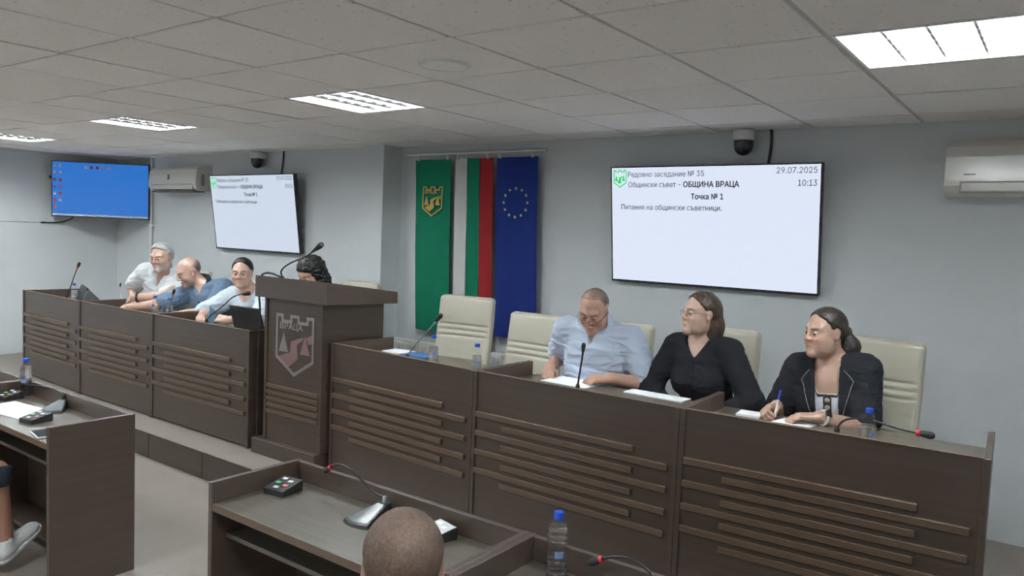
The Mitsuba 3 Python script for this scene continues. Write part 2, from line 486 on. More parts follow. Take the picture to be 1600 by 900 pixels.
for q in range(12):
    a = q * math.pi / 6
    add('star', _star, 'mat_star', k, M=frame((.808 + .115 * math.sin(a), YB - .012, 2.018 + .112 * math.cos(a)), (1, 0, 0), (0, 0, 1), (0, -1, 0)))
for x in (.635, .945):
    add('clip', _clip, 'mat_white', k, M=mat4((x, YB - .004, 2.385)))


# air conditioners
def aircon(label, x0, x1, yw, z0, z1, badge=False):
    k = thing('air_conditioner', label, 'air conditioner')
    d, h = .195, z1 - z0
    prof = [(0, 0), (0, h), (-.11, h), (-.150, h - .008), (-.178, h - .035), (-.190, h - .09), (-d, .075), (-d, .050), (-.178, .020), (-.145, .003), (-.10, 0)]
    pg = Polygon([(-y, z) for y, z in prof])
    m = extrude(pg, x1 - x0)                      # local x = depth, y = height, z = along
    M = frame((x0, yw, z0), (0, -1, 0), (0, 0, 1), (-1, 0, 0)) if False else frame((x1, yw, z0), (0, -1, 0), (0, 0, 1), (-1, 0, 0))
    add('housing', m, 'mat_aircon', k, M=M)
    W = x1 - x0
    add('front_panel', hull([(x0 + .012, yw - .1795, z1 - .035), (x1 - .012, yw - .1795, z1 - .035), (x0 + .012, yw - .1915, z1 - .09), (x1 - .012, yw - .1915, z1 - .09),
                             (x0 + .012, yw - .1985, z0 + .085), (x1 - .012, yw - .1985, z0 + .085), (x0 + .012, yw - .17, z1 - .04), (x1 - .012, yw - .17, z1 - .04),
                             (x0 + .012, yw - .17, z0 + .085), (x1 - .012, yw - .17, z0 + .085)]), 'mat_aircon', k)
    add('outlet', box(x0 + .075, x1 - .05, yw - .1965, yw - .15, z0 + .012, z0 + .072), 'mat_aircon_slot', k)
    add('flap', box(x0 + .083, x1 - .058, yw - .199, yw - .19, z0 + .020, z0 + .066, .003), 'mat_aircon', k)
    if badge:
        add('badge', box(x0 + .09, x0 + .145, yw - .1995, yw - .195, z0 + .105, z0 + .112), 'mat_grey', k)
    else:
        add('display', box(x0 + .40, x0 + .435, yw - .1995, yw - .19, z0 + .12, z0 + .175), 'mat_aircon_dark', k)
        add('underside', box(x0 + .06, x1 - .04, yw - .185, yw - .06, z0 - .012, z0 + .004), 'mat_aircon_dark', k)
        add('side_grille', box(x1, x1 + .003, yw - .13, yw - .09, z0 + .06, z0 + .18), 'mat_aircon_slot', k)
    return k


aircon('wide white air conditioner on the wall at the right edge', 3.752, 4.70, Y1, 2.078, 2.372, True)
aircon('white air conditioner on the wall between two screens on the left', -4.205, -3.255, YL, 2.10, 2.365)


# cameras
def dome_cam(label, x, y):
    k = thing('security_camera', label, 'camera')
    M = mat4((x, y, 0))
    add('mount', box(-.045, .045, .0, 2.72 - y if y > 2.55 else 2.60 - y, 2.43, 2.485, .006), 'mat_white', k, M=M)
    add('housing', lathe([(0, 2.498), (.05, 2.498), (.064, 2.490), (.069, 2.47), (.069, 2.432), (.062, 2.426), (0, 2.426)][::-1], 32), 'mat_white', k, smooth=35, M=M)
    add('dome', lathe([(0, 2.332), (.02, 2.335), (.04, 2.346), (.054, 2.366), (.061, 2.395), (.062, 2.428), (0, 2.428)], 32), 'mat_dome', k, smooth=35, M=M)


dome_cam('white dome camera with black lens above the large screen', 2.596, 2.63)
dome_cam('small white dome camera with black lens above the smaller screen', -2.345, 2.52)
k = thing('cable', 'black cable running from the ceiling to the large screen', 'cable')
add('cord', tube(spline([(2.74, 2.71, 2.50), (2.745, 2.71, 2.38), (2.735, 2.70, 2.26), (2.74, 2.69, 2.10)], 16), .009, 8), 'mat_black', k, smooth=True)
k = thing('cable', 'thin black cable running from the ceiling to the smaller screen', 'cable')
add('cord', tube(spline([(-2.02, 2.59, 2.50), (-2.03, 2.59, 2.38), (-2.04, 2.58, 2.26), (-2.03, 2.57, 2.1)], 16), .007, 8), 'mat_black', k, smooth=True)
k = thing('wall_pipe', 'white pipe running down the wall beside the left air conditioner', 'pipe')
add('pipe', tube([(-4.46, 2.575, DAIS), (-4.46, 2.575, 2.5)], .017, 12), 'mat_white', k, smooth=50)
add('clip', box(-4.49, -4.40, 2.555, 2.60, 1.69, 1.72), 'mat_white', k)
k = thing('wall_socket', 'white socket with a black plug on the wall, left of the blue screen', 'socket')
add('plate', box(-5.30, -5.288, 1.76, 1.85, 2.18, 2.26, .003), 'mat_white', k)
add('plug', rbox(-5.29, -5.25, 1.80, 1.84, 2.20, 2.235, .010, 8), 'mat_black', k, smooth=True)
k = thing('cable', 'black cable sagging on the left wall below the blue screen', 'cable')
add('cord', tube(spline([(-5.14, 2.02, 1.78), (-5.20, 2.0, 1.74), (-5.27, 1.93, 1.70), (-5.292, 1.80, 1.690), (-5.294, 1.72, 1.688)], 20), .009, 8), 'mat_black', k, smooth=True)
add('thin_end', tube([(-5.295, 1.72, 1.688), (-5.296, .4, 1.682), (-5.296, -.6, 1.684)], .0025, 6), 'mat_grey', k)

# radiator below the flags
k = thing('radiator', 'white ribbed radiator on the wall below the flags', 'radiator')
add('panel', box(-.48, .75, 2.615, 2.675, .32, .815, .006), 'mat_radiator', k)
_rib = box(-.014, .014, 2.597, 2.616, .35, .79, .006)
for x in np.arange(-.45, .74, .046):
    add('rib', _rib, 'mat_radiator', k, M=mat4((x, 0, 0)))
add('wall_bracket', cat(box(-.3, -.26, 2.675, 2.7185, .6, .66), box(.5, .54, 2.675, 2.7185, .6, .66)), 'mat_radiator', k)

# ---------------------------------------------------------------- dais desks
RIM = 1.025
_slat_full = box(0, .945, -.017, .0, -.0150, .0150, .002)
DESKS = [(-4.02, -2.755, 1.03, .985, 'far left dais desk with slatted front, nearest the left wall', .96), (-2.755, -1.53, .985, .985, 'dark wooden dais desk with slatted front, second from the left wall', .96),
         (-1.53, -.235, .985, .985, 'dark wooden dais desk with slatted front, left of the lectern', 1.0),
         (.53, 1.773, 1.058, .988, 'dark wooden dais desk with slatted front, right of the lectern', .95), (1.773, 2.981, .988, .965, 'dark wooden dais desk with slatted front, in front of the man in glasses', .95),
         (2.981, 4.165, .965, 1.022, 'dark wooden dais desk with slatted front, rightmost of the row', .97)]
for (xa, xb, ya, yb, lab, sl) in DESKS:
    k = thing('dais_desk', lab, 'desk')
    L = math.hypot(xb - xa, yb - ya)
    ux = np.array([xb - xa, yb - ya, 0]) / L
    M = frame((xa, ya, 0), ux, (-ux[1], ux[0], 0), (0, 0, 1))
    add('front_panel', box(.024, L - .024, .010, .030, DAIS + .01, RIM - .004, .002), 'mat_wood', k, M=M)
    add('side_panel', box(.001, .025, 0, .52, DAIS, RIM, .002), 'mat_wood', k, M=M)
    add('side_panel', box(L - .025, L - .001, 0, .52, DAIS, RIM, .002), 'mat_wood', k, M=M)
    add('rim', box(.025, L - .025, .006, .034, RIM - .004, RIM, .001), 'mat_wood_slat', k, M=M)
    add('worktop', box(.025, L - .025, .030, .56, .915, .945, .003), 'mat_worktop', k, M=M)
    s = (L - .255) / .945
    for r in range(8):
        x = .028 if r % 2 == 0 else .205
        z = .793 - .0515 * r
        add('slat', _slat_full, 'mat_wood_slat', k, M=M @ mat4((x, .011, z)) @ np.diag([s, 1, 1, 1]))

# lectern
k = thing('lectern', 'dark wooden lectern with the town crest on its front and a gooseneck microphone', 'lectern')
add('base', box(-.165, .50, .965, 1.60, DAIS, .295, .003), 'mat_wood', k)
add('front_panel', box(-.065, .480, 1.015, 1.035, .295, 1.27, .001), 'mat_wood', k)
add('side_panel', box(-.092, -.066, 1.005, 1.545, .295, 1.275, .002), 'mat_wood', k)
add('side_panel', box(.481, .507, 1.005, 1.545, .295, 1.275, .002), 'mat_wood', k)
hat = hull([(-.125, .950, 1.280), (.605, .950, 1.280), (-.125, .950, 1.423), (.605, .950, 1.423), (-.125, 1.575, 1.262), (.605, 1.575, 1.262), (-.125, 1.575, 1.342), (.605, 1.575, 1.342)])
add('top', hat, 'mat_wood', k)
_ls = box(0, .535, -.014, 0, -.013, .013, .002)
for z in (.672, .628, .584, .540, .496):
    add('slat', _ls, 'mat_wood_slat', k, M=mat4((-.061, 1.016, z)))
crest(k, frame((.222, 1.0155, .765), (1, 0, 0), (0, 0, 1), (0, -1, 0)), .395, .412, .003, ('mat_crest', 'mat_crest_rose'))

# ---------------------------------------------------------------- audience desks
for (xa, xb, yf, yn, lab) in ((1.80, 2.985, -.19, -.605, 'dark wooden audience desk with an open shelf, in the middle foreground'),
                              (2.985, 4.17, -.19, -.605, 'dark wooden audience desk at the bottom, with the large water bottle'),
                              (-.575, .632, -.27, -.672, 'dark wooden audience desk in the left foreground with a plain end panel'),
                              (-1.78, -.575, -.27, -.672, 'dark wooden audience desk cut off by the left edge')):
    k = thing('audience_desk', lab, 'desk')
    add('side_panel', box(xa + .001, xa + .025, yn, yf, .0, .80, .002), 'mat_wood', k)
    add('side_panel', box(xb - .025, xb - .001, yn, yf, .0, .80, .002), 'mat_wood', k)
    add('front_panel', box(xa + .025, xb - .025, yf - .022, yf - .002, .0, .798, .002), 'mat_wood', k)
    add('worktop', box(xa + .025, xb - .025, yn + .005, yf - .022, .692, .720, .003), 'mat_worktop', k)
    add('edge_strip', box(xa + .025, xb - .025, yn + .002, yn + .0052, .692, .7205), 'mat_wood_slat', k)
    add('shelf', box(xa + .025, xb - .025, yn + .06, yf - .022, .575, .593, .002), 'mat_worktop', k)
    add('foot_board', box(xa + .025, xb - .025, yf - .20, yf - .022, .06, .08, .002), 'mat_wood', k)


# ---------------------------------------------------------------- office chairs
def loft(rings):
    n = len(rings[0]); V = np.vstack(rings); F = []
    for i in range(len(rings) - 1):
        for j in range(n):
            q = (j + 1) % n
            F += [[i * n + j, i * n + q, (i + 1) * n + q], [i * n + j, (i + 1) * n + q, (i + 1) * n + j]]
    V = np.vstack([V, rings[0].mean(0), rings[-1].mean(0)])
    e = (len(rings) - 1) * n
    for j in range(n):
        q = (j + 1) % n
        F += [[len(V) - 2, q, j], [len(V) - 1, e + j, e + q]]
    return trimesh.Trimesh(V, np.array(F), process=False)


def superring(w, t, n=40, e=4.0):
    a = np.arange(n) * 2 * np.pi / n
    c, s = np.cos(a), np.sin(a)
    r = (np.abs(c) ** e + np.abs(s) ** e) ** (-1 / e)
    return np.c_[w * c * r, t * s * r]


def back_mesh():
    rings = []
    zs = np.linspace(0, 1, 90)
    for s in zs:
        z = .47 + .65 * s
        w = .235 - .012 * s
        t = .036
        end = min(s, 1 - s) * .65
        if end < .03:
            q = math.sqrt(max(1e-4, 1 - (1 - end / .03) ** 2)); t *= .35 + .65 * q; w -= .03 * (1 - q)
        g = 0
        for gz in (.24, .30, .56, .62, .68):
            g += .010 * math.exp(-((s - gz) / .012) ** 2)
        puff = .004 * math.sin(min(1, max(0, (s - .7) / .3)) * math.pi)
        ring = superring(w, t, 44, 5)
        y = .235 + .13 * s + .02 * math.sin(s * math.pi) + ring[:, 1]
        front = np.clip(-ring[:, 1] / .036, 0, 1)
        inner = np.clip((1 - np.abs(ring[:, 0]) / (w - .02)) * 12, 0, 1)
        y = y + front * inner * (g - puff) + front * .012 * (ring[:, 0] / .235) ** 2 * -1
        rings.append(np.c_[ring[:, 0], y, np.full(44, z)])
    return loft(rings)


def seat_mesh():
    rings = []
    for s in np.linspace(0, 1, 30):
        y = -.24 + .50 * s
        e = min(s, 1 - s) * .5
        q = math.sqrt(max(1e-4, 1 - (1 - min(1, e / .05)) ** 2))
        ring = superring(.245 - .04 * (1 - q), .045 * (.3 + .7 * q), 36, 4)
        rings.append(np.c_[ring[:, 0], np.full(36, y), .43 + ring[:, 1] - .01 * (1 - s) ** 2 * 2])
    m = loft(rings); m.invert(); return m


CH_BACK, CH_SEAT = back_mesh(), seat_mesh()
CH_ARM = {}
for s in (-1, 1):
    path = spline([(s * .215, .20, .43), (s * .244, .20, .45), (s * .25, .17, .58), (s * .25, .02, .645), (s * .25, -.14, .62), (s * .248, -.17, .53), (s * .24, -.10, .44), (s * .215, -.06, .42)], 40)
    CH_ARM[s] = tube(path, .012, 10)
CH_PAD = {s: rbox(s * .245 - .020, s * .245 + .020, -.14, .13, .640, .668, .012, 10) for s in (-1, 1)}
CH_COL = cat(tube([(0, 0, .10), (0, 0, .26)], .030, 14), tube([(0, 0, .25), (0, 0, .40)], .018, 14), box(-.10, .10, -.11, .13, .375, .395, .01))
CH_LEG = hull([(-.03, 0, .07), (.03, 0, .07), (-.03, 0, .12), (.03, 0, .12), (-.016, .29, .055), (.016, .29, .055), (-.016, .29, .08), (.016, .29, .08)])
CH_CAST = cat(tube([(-.024, .285, .027), (-.004, .285, .027)], .026, 16), tube([(.004, .285, .027), (.024, .285, .027)], .026, 16), tube([(0, .285, .03), (0, .285, .06)], .007, 8))


def chair(label, x, y, z, rz, dz=0.0):
    k = thing('office_chair', label, 'chair')
    B = mat4((x, y, z), rz)
    M = B @ mat4((0, 0, dz))
    add('backrest', CH_BACK, 'mat_leather', k, smooth=40, M=M)
    add('seat', CH_SEAT, 'mat_leather', k, smooth=40, M=M)
    for s in (-1, 1):
        add('armrest', CH_ARM[s], 'mat_metal', k, smooth=True, M=M)
        add('arm_pad', CH_PAD[s], 'mat_leather', k, smooth=40, M=M)
    add('gas_column', CH_COL, 'mat_metal', k, smooth=40, M=M)
    for q in range(5):
        Q = B @ mat4((0, 0, 0), q * 2 * math.pi / 5 + .3)
        lg = add('base_leg', CH_LEG, 'mat_metal', k, M=Q)
        add('caster', CH_CAST, 'mat_black', lg, smooth=40, M=Q)
    return k


chair('empty cream leather office chair nearest the green flag', .872, 1.72, DAIS, .14)
chair('empty cream leather office chair in front of the blue flag, beside the man in glasses', 1.402, 1.75, DAIS, -.05, -.075)
chair('cream leather office chair behind the man in glasses', 2.04, 1.78, DAIS, -.06, -.07)
chair('cream leather office chair behind the young woman in black', 2.690, 1.78, DAIS, -.10, -.035)
chair('cream leather office chair behind the woman with the ponytail, rightmost', 3.530, 1.74, DAIS, -.10)
chair('cream leather office chair behind the man in the white shirt', -2.80, 1.82, DAIS, .2, -.03)
chair('cream leather office chair between the bald man and the woman in pale blouse', -2.00, 1.80, DAIS, -.1, -.06)
chair('cream leather office chair behind the woman in pale blouse', -1.24, 1.84, DAIS, 0, -.06)
chair('cream leather office chair behind the woman with black curls, its top showing over the lectern', -.46, 1.86, DAIS, -.05, .015)


# ---------------------------------------------------------------- microphones, voting units
def mic_base_mesh():
    a = np.linspace(-1, 1, 9)
    lo = [(.062 * t, -.085 - .018 * (1 - t * t), 0) for t in a]
    up = [(.058 * t, -.080 - .018 * (1 - t * t), .012) for t in a]
    return hull(lo + up + [(-.022, .08, 0), (.022, .08, 0), (-.017, .075, .045), (.017, .075, .045), (-.02, .05, .046), (.02, .05, .046)])


MB = mic_base_mesh()
MB_TOP = hull([(.050 * t, -.074 - .016 * (1 - t * t), .0145 + d) for t in np.linspace(-1, 1, 9) for d in (-.002, .0008)] + [(-.016, .040, .0455), (.016, .040, .0455), (-.016, .040, .043), (.016, .040, .043)])


def desk_mic(label, x, y, z, rz, pts, base=True, r=.0042, head=.05, ring=True, silver=False, tint='mat_black'):
    k = thing('microphone', label, 'microphone')
    M = mat4((x, y, z), rz)
    if base:
        add('base', MB, 'mat_black', k, M=M)
        add('top_plate', MB_TOP, 'mat_mic_plate', k, M=M)
        add('collar', lathe([(0, .040), (.011, .040), (.011, .062), (.006, .070), (0, .070)], 16), 'mat_metal' if silver else 'mat_black', k, smooth=40, M=M @ mat4((0, .060, 0)))
    P = spline(pts, 30)
    add('gooseneck', tube(P, r, 8), tint, k, smooth=True)
    d = P[-1] - P[-2]; d /= np.linalg.norm(d)
    h = P[-1]
    a = np.cross(d, [0, 0, 1.0]); a /= np.linalg.norm(a)
    F = frame(h, a, np.cross(d, a), d)
    s = head / .05
    add('head', lathe([(0, 0), (.006 * s, 0), (.0085 * s, .012 * s), (.0105 * s, .024 * s), (.0115 * s, .036 * s), (.0095 * s, .046 * s), (.005 * s, .0505 * s), (0, .0515 * s)], 18), 'mat_black_matt', k, smooth=40, M=F)
    if ring:
        add('light_ring', lathe([(.0068 * s, -.002), (.0100 * s, -.001), (.0105 * s, .009 * s), (.0085 * s, .0105 * s)], 18), 'mat_red', k, smooth=40, M=F, label='red ring')
    return k


Zd, Za = .945, .72
desk_mic('gooseneck microphone with red ring on the middle foreground desk', 2.372, -.31, Za, 0, [(2.372, -.25, .785), (2.29, -.25, .80), (2.19, -.25, .845), (2.13, -.25, .855), (2.075, -.25, .835)], silver=True)
desk_mic('gooseneck microphone with red ring at the bottom right foreground desk', 3.52, -.34, Za, -.1, [(3.52, -.28, .785), (3.46, -.265, .82), (3.40, -.255, .842), (3.34, -.25, .838), (3.285, -.25, .815)])
desk_mic('gooseneck microphone lying low on the left foreground desk', -.035, -.345, Za, .7, [(-.075, -.30, .785), (-.19, -.29, .795), (-.35, -.30, .795), (-.52, -.32, .775)], ring=False)
desk_mic('tall gooseneck microphone by the bottle at the far left of the dais', -3.37, 1.22, Zd, math.pi, [(-3.37, 1.16, 1.0), (-3.30, 1.155, 1.08), (-3.20, 1.15, 1.21), (-3.13, 1.15, 1.30)], head=.06)
desk_mic('small pale microphone tip left of the man in the white shirt', -2.77, 1.33, Zd, 0, [(-2.76, 1.39, 1.0), (-2.80, 1.38, 1.07), (-2.80, 1.38, 1.135)], ring=False, tint='mat_metal', r=.005, head=.035)
desk_mic('microphone with a lit pink ring in front of the bald man', -1.60, 1.24, Zd, math.pi, [(-1.60, 1.18, 1.0), (-1.585, 1.175, 1.07), (-1.55, 1.17, 1.13), (-1.52, 1.165, 1.175)], tint='mat_metal', r=.005)
desk_mic('gooseneck microphone in front of the woman in pale blouse', -1.066, 1.24, Zd, math.pi, [(-1.066, 1.18, 1.0), (-1.02, 1.17, 1.035), (-.90, 1.19, 1.115), (-.74, 1.17, 1.20), (-.575, 1.16, 1.25)], head=.075, ring=False)
desk_mic('gooseneck microphone beside the booklet in front of the empty chairs', 1.11, 1.225, Zd, math.pi, [(1.11, 1.165, 1.005), (1.15, 1.16, 1.05), (1.25, 1.155, 1.148), (1.345, 1.15, 1.24)], head=.065, ring=False, tint='mat_metal')
desk_mic('upright gooseneck microphone in front of the man in glasses', 2.338, 1.205, Zd, math.pi, [(2.338, 1.145, 1.0), (2.343, 1.148, 1.06), (2.35, 1.15, 1.12), (2.356, 1.15, 1.18)], ring=False, r=.005)
desk_mic('gooseneck microphone bent flat over the desk with the ponytailed woman', 3.60, 1.23, Zd, math.pi, [(3.60, 1.17, .995), (3.625, 1.165, 1.048), (3.70, 1.155, 1.070), (3.80, 1.15, 1.062), (3.900, 1.145, 1.052)], head=.065)
# lectern microphone
Ld = thing('microphone', 'long gooseneck microphone rising from the lectern top', 'microphone')
P = spline([(-.095, 1.16, 1.40), (-.09, 1.13, 1.44), (-.04, 1.115, 1.478), (.10, 1.105, 1.532), (.27, 1.10, 1.598)], 30)
add('gooseneck', tube(P, .0055, 8), 'mat_black', Ld, smooth=True)
d = P[-1] - P[-3]; d /= np.linalg.norm(d); a = np.cross(d, [0, 0, 1.0]); a /= np.linalg.norm(a)
add('head', lathe([(0, 0), (.007, 0), (.010, .03), (.017, .075), (.020, .10), (.016, .122), (0, .128)], 18), 'mat_black_matt', Ld, smooth=40, M=frame(P[-1], a, np.cross(d, a), d))
k = thing('cable', 'black cable hanging down the left side of the lectern', 'cable')
add('cord', tube(spline([(-.03, 1.10, 1.408), (-.06, 1.05, 1.432), (-.10, 1.0, 1.437), (-.132, .99, 1.40), (-.134, .99, 1.25), (-.130, .985, .9), (-.15, 1.0, .30 + .02), (-.19, 1.02, DAIS + .01)], 40), .0065, 8), 'mat_black', k, smooth=True)

VU = hull([(-.05, -.055, 0), (.05, -.055, 0), (-.05, .055, 0), (.05, .055, 0), (-.05, -.055, .022), (.05, -.055, .022), (-.05, .055, .042), (.05, .055, .042)])
_btn = box(-.011, .011, -.007, .007, 0, .002)
principled('mat_button_green', (0.10, 0.48, 0.16), 0.4); principled('mat_button_white', (0.62, 0.66, 0.68), 0.4); principled('mat_button_red', (0.60, 0.16, 0.12), 0.4)


def voting_unit(label, x, y, z, rz, silver=False):
    k = thing('voting_unit', label, 'voting terminal', 'black voting terminals on the audience desks')
    M = mat4((x, y, z), rz)
    add('body', VU, 'mat_black', k, M=M)
    S = M @ mat4((0, 0, .0322), rx=math.atan2(.020, .11))
    if silver:
        add('top_plate', box(-.047, .047, -.052, .052, 0, .002), 'mat_silver_pad', k, M=S, label='pale shiny top')
    for (u, v, c) in ((-.025, .0, 'green'), (.018, .022, 'white'), (-.022, .034, 'white'), (.022, -.012, 'red'), (-.006, -.034, 'white')):
        add('button', _btn, 'mat_button_' + c, k, M=S @ mat4((u, v, .001)))


voting_unit('black voting terminal with coloured buttons at the left end of the middle desk', 1.905, -.345, Za, .15)
voting_unit('black voting terminal with a pale top beside the foreground head', 2.66, -.29, Za, -.25, True)
voting_unit('black voting terminal nearest the end panel of the left foreground desk', .15, -.53, Za, .2)
voting_unit('black voting terminal at the left photo edge beside the bottle', -.475, -.42, Za, .2)


# ---------------------------------------------------------------- bottles
def bottle_profile(h):
    R = .031
    p = [(0, .004), (.020, .002), (.028, .0), (R, .008)]
    for q in np.linspace(.012, .145, 40):
        rib = .0022 * math.sin(q * 2 * math.pi / .0165) if (q < .062 or q > .105) else 0
        waist = .0025 * math.exp(-((q - .095) / .008) ** 2)
        p.append((R - .0008 + rib - waist, q))
    p += [(.0300, .152), (.0265, .164), (.0205, .176), (.0145, .185), (.0125, .190), (.0125, .197), (0, .197)]
    s = h / .21
    return [(r * min(1, s * 1.06), z * s) for r, z in p]


def bottle(label, x, y, z, h=.21, fill=.62, group=None):
    k = thing('water_bottle', label, 'bottle', group)
    M = mat4((x, y, z + .001))
    p = bottle_profile(h)
    add('body', lathe(p, 32), 'mat_bottle', k, smooth=50, M=M)
    top = fill * h
    w = [(max(0, r - .0012), zz + .0012) for r, zz in p if zz < top]
    w.append((w[-1][0], top)); w.append((0, top))
    add('water', lathe(w, 32), 'mat_water', k, smooth=50, M=M)
    s = h / .21
    add('cap', lathe([(0, .1985 * s), (.0145, .1985 * s), (.0152, .188 * s), (.0152, .205 * s), (.0138, .210 * s), (0, .210 * s)][1:] + [], 24), 'mat_blue_cap', k, smooth=35, M=M)
    a0, a1 = (-1.25, -.35)
    th = np.linspace(a0, a1, 14)
    r = .0318 * min(1, s * 1.06)
    lo, hi = .074 * s, .096 * s
    V = np.array([(r * math.cos(t), r * math.sin(t), zz) for zz in (lo, hi) for t in th])
    V = np.vstack([V, V * [1.008, 1.008, 1]])
    F = []
    n = 14
    for i in range(n - 1):
        F += [[i, i + 1, n + i + 1], [i, n + i + 1, n + i], [2 * n + i, 3 * n + i + 1, 2 * n + i + 1], [2 * n + i, 3 * n + i, 3 * n + i + 1]]
    add('label', trimesh.Trimesh(V, np.array(F), process=False), 'mat_bottle_label', k, M=M)


bottle('large clear water bottle with blue cap in the foreground, right of the head', 3.142, -.275, Za, .21, .80)
bottle('clear water bottle with blue cap on the left foreground desk', -.517, -.315, Za, .215, .8)
bottle('small water bottle in front of the leftmost empty chair', 1.226, 1.27, Zd, .19)
bottle('small water bottle in front of the second empty chair, beside a divider', 1.585, 1.25, Zd, .18)
bottle('small water bottle with blue cap beside the ponytailed woman', 3.725, 1.14, Zd, .175)
bottle('small water bottle at the far left end of the dais', -3.49, 1.28, Zd, .175)
bottle('water bottle in front of the bald man, left of a pair', -1.985, 1.27, Zd, .175)
bottle('water bottle in front of the bald man, right of a pair', -1.76, 1.27, Zd, .175)


# ---------------------------------------------------------------- papers, phones, laptop
def sheet(label, x, y, z, w, d, rz, h=.003, mat='mat_paper', cat_='paper', rx=0):
    k = thing('paper_sheet' if cat_ == 'paper' else 'booklet', label, cat_)
    V = box(-w / 2, w / 2, -d / 2, d / 2, 0, h)
    add('page', V, mat, k, M=mat4((x, y, z + .0006), rz, rx))
    return k


sheet('white paper sheets under the hands of the man in glasses', 2.11, 1.47, Zd, .30, .21, -.05, .004)
sheet('white papers in front of the young woman in black', 2.62, 1.49, Zd, .34, .11, -.02, .006)
sheet('white paper under the writing hand of the ponytailed woman', 3.145, 1.42, Zd, .11, .11, .1, .010)
sheet('small white paper by the wrist of the ponytailed woman', 3.36, 1.40, Zd, .16, .13, -.2, .004)
sheet('blue booklet beside the microphone in front of the empty chairs', .93, 1.46, Zd, .21, .15, .1, .012, 'mat_booklet', 'booklet')
sheet('white papers beside the blue booklet', .73, 1.48, Zd, .18, .14, .1, .010)
sheet('white paper under the small bottle at the far left of the dais', -3.55, 1.42, Zd, .30, .20, .2, .006)
sheet('white paper in front of the man in the white shirt', -2.28, 1.45, Zd, .30, .18, .2, .02)
sheet('white paper sheet on the left foreground desk', -.16, -.50, Za, .42, .20, .12)


def phone(label, x, y, z, w, d, rz, mat='mat_black_gloss', M=None):
    k = thing('mobile_phone', label, 'phone')
    M = mat4((x, y, z + .0006), rz) if M is None else M
    add('case', box(-w / 2, w / 2, -d / 2, d / 2, 0, .008, .002), mat, k, M=M)
    add('screen', box(-w / 2 + .004, w / 2 - .004, -d / 2 + .004, d / 2 - .004, .0078, .0086), 'mat_black_gloss', k, M=M)


phone('phone in a white case on the edge of the left foreground desk', .43, -.615, Za, .075, .15, 1.4, 'mat_white')

# laptop, seen from behind its lid, and a black desk display
k = thing('laptop', 'black laptop with its lid up beside the lectern', 'laptop')
M = mat4((-.56, 1.23, Zd), .03)
add('base', box(-.18, .18, .0, .24, 0, .018, .004), 'mat_black', k, M=M)
add('lid', box(-.18, .18, -.010, .0, .012, .222, .004), 'mat_black', k, M=M @ mat4((0, 0, 0), rx=.28))
add('screen', box(-.17, .17, -.0005, .0008, .022, .212), 'mat_black_gloss', k, M=M @ mat4((0, 0, 0), rx=.28))
k = thing('desk_phone', 'black desk telephone leaning back on the left end of the dais', 'telephone')
M = mat4((-3.28, 1.33, Zd), -.25)
add('body', hull([(-.16, -.09, 0), (.16, -.09, 0), (-.16, .10, 0), (.16, .10, 0), (-.15, -.06, .145), (.13, -.06, .125), (-.15, -.03, .16), (.13, -.03, .14), (.16, -.09, .02), (-.16, -.09, .02)]), 'mat_black', k, M=M)
add('top_bar', tube([(-.145, -.04, .155), (.125, -.04, .136)], .014, 12), 'mat_black_gloss', k, smooth=40, M=M)

# ---------------------------------------------------------------- people: smooth distance fields turned into meshes
def unit(v):
    v = np.asarray(v, float)
    return v / np.linalg.norm(v)


def smin(a, b, k):
    h = np.maximum(k - np.abs(a - b), 0) / k
    return np.minimum(a, b) - h * h * k * .25


def smax(a, b, k):
    return -smin(-a, -b, k)


def cone(P, a, b, ra, rb):
    a, b = np.asarray(a, float), np.asarray(b, float)
    d = b - a
    t = np.clip(((P - a) @ d) / (d @ d), 0, 1)
    return np.linalg.norm(P - a - t[:, None] * d, axis=1) - (ra + (rb - ra) * t)


def ell(P, c, r):
    r = np.asarray(r, float)
    q = P - np.asarray(c, float)
    k0 = np.linalg.norm(q / r, axis=1)
    k1 = np.linalg.norm(q / (r * r), axis=1)
    return np.where(k1 > 1e-9, k0 * (k0 - 1) / np.maximum(k1, 1e-9), -r.min())


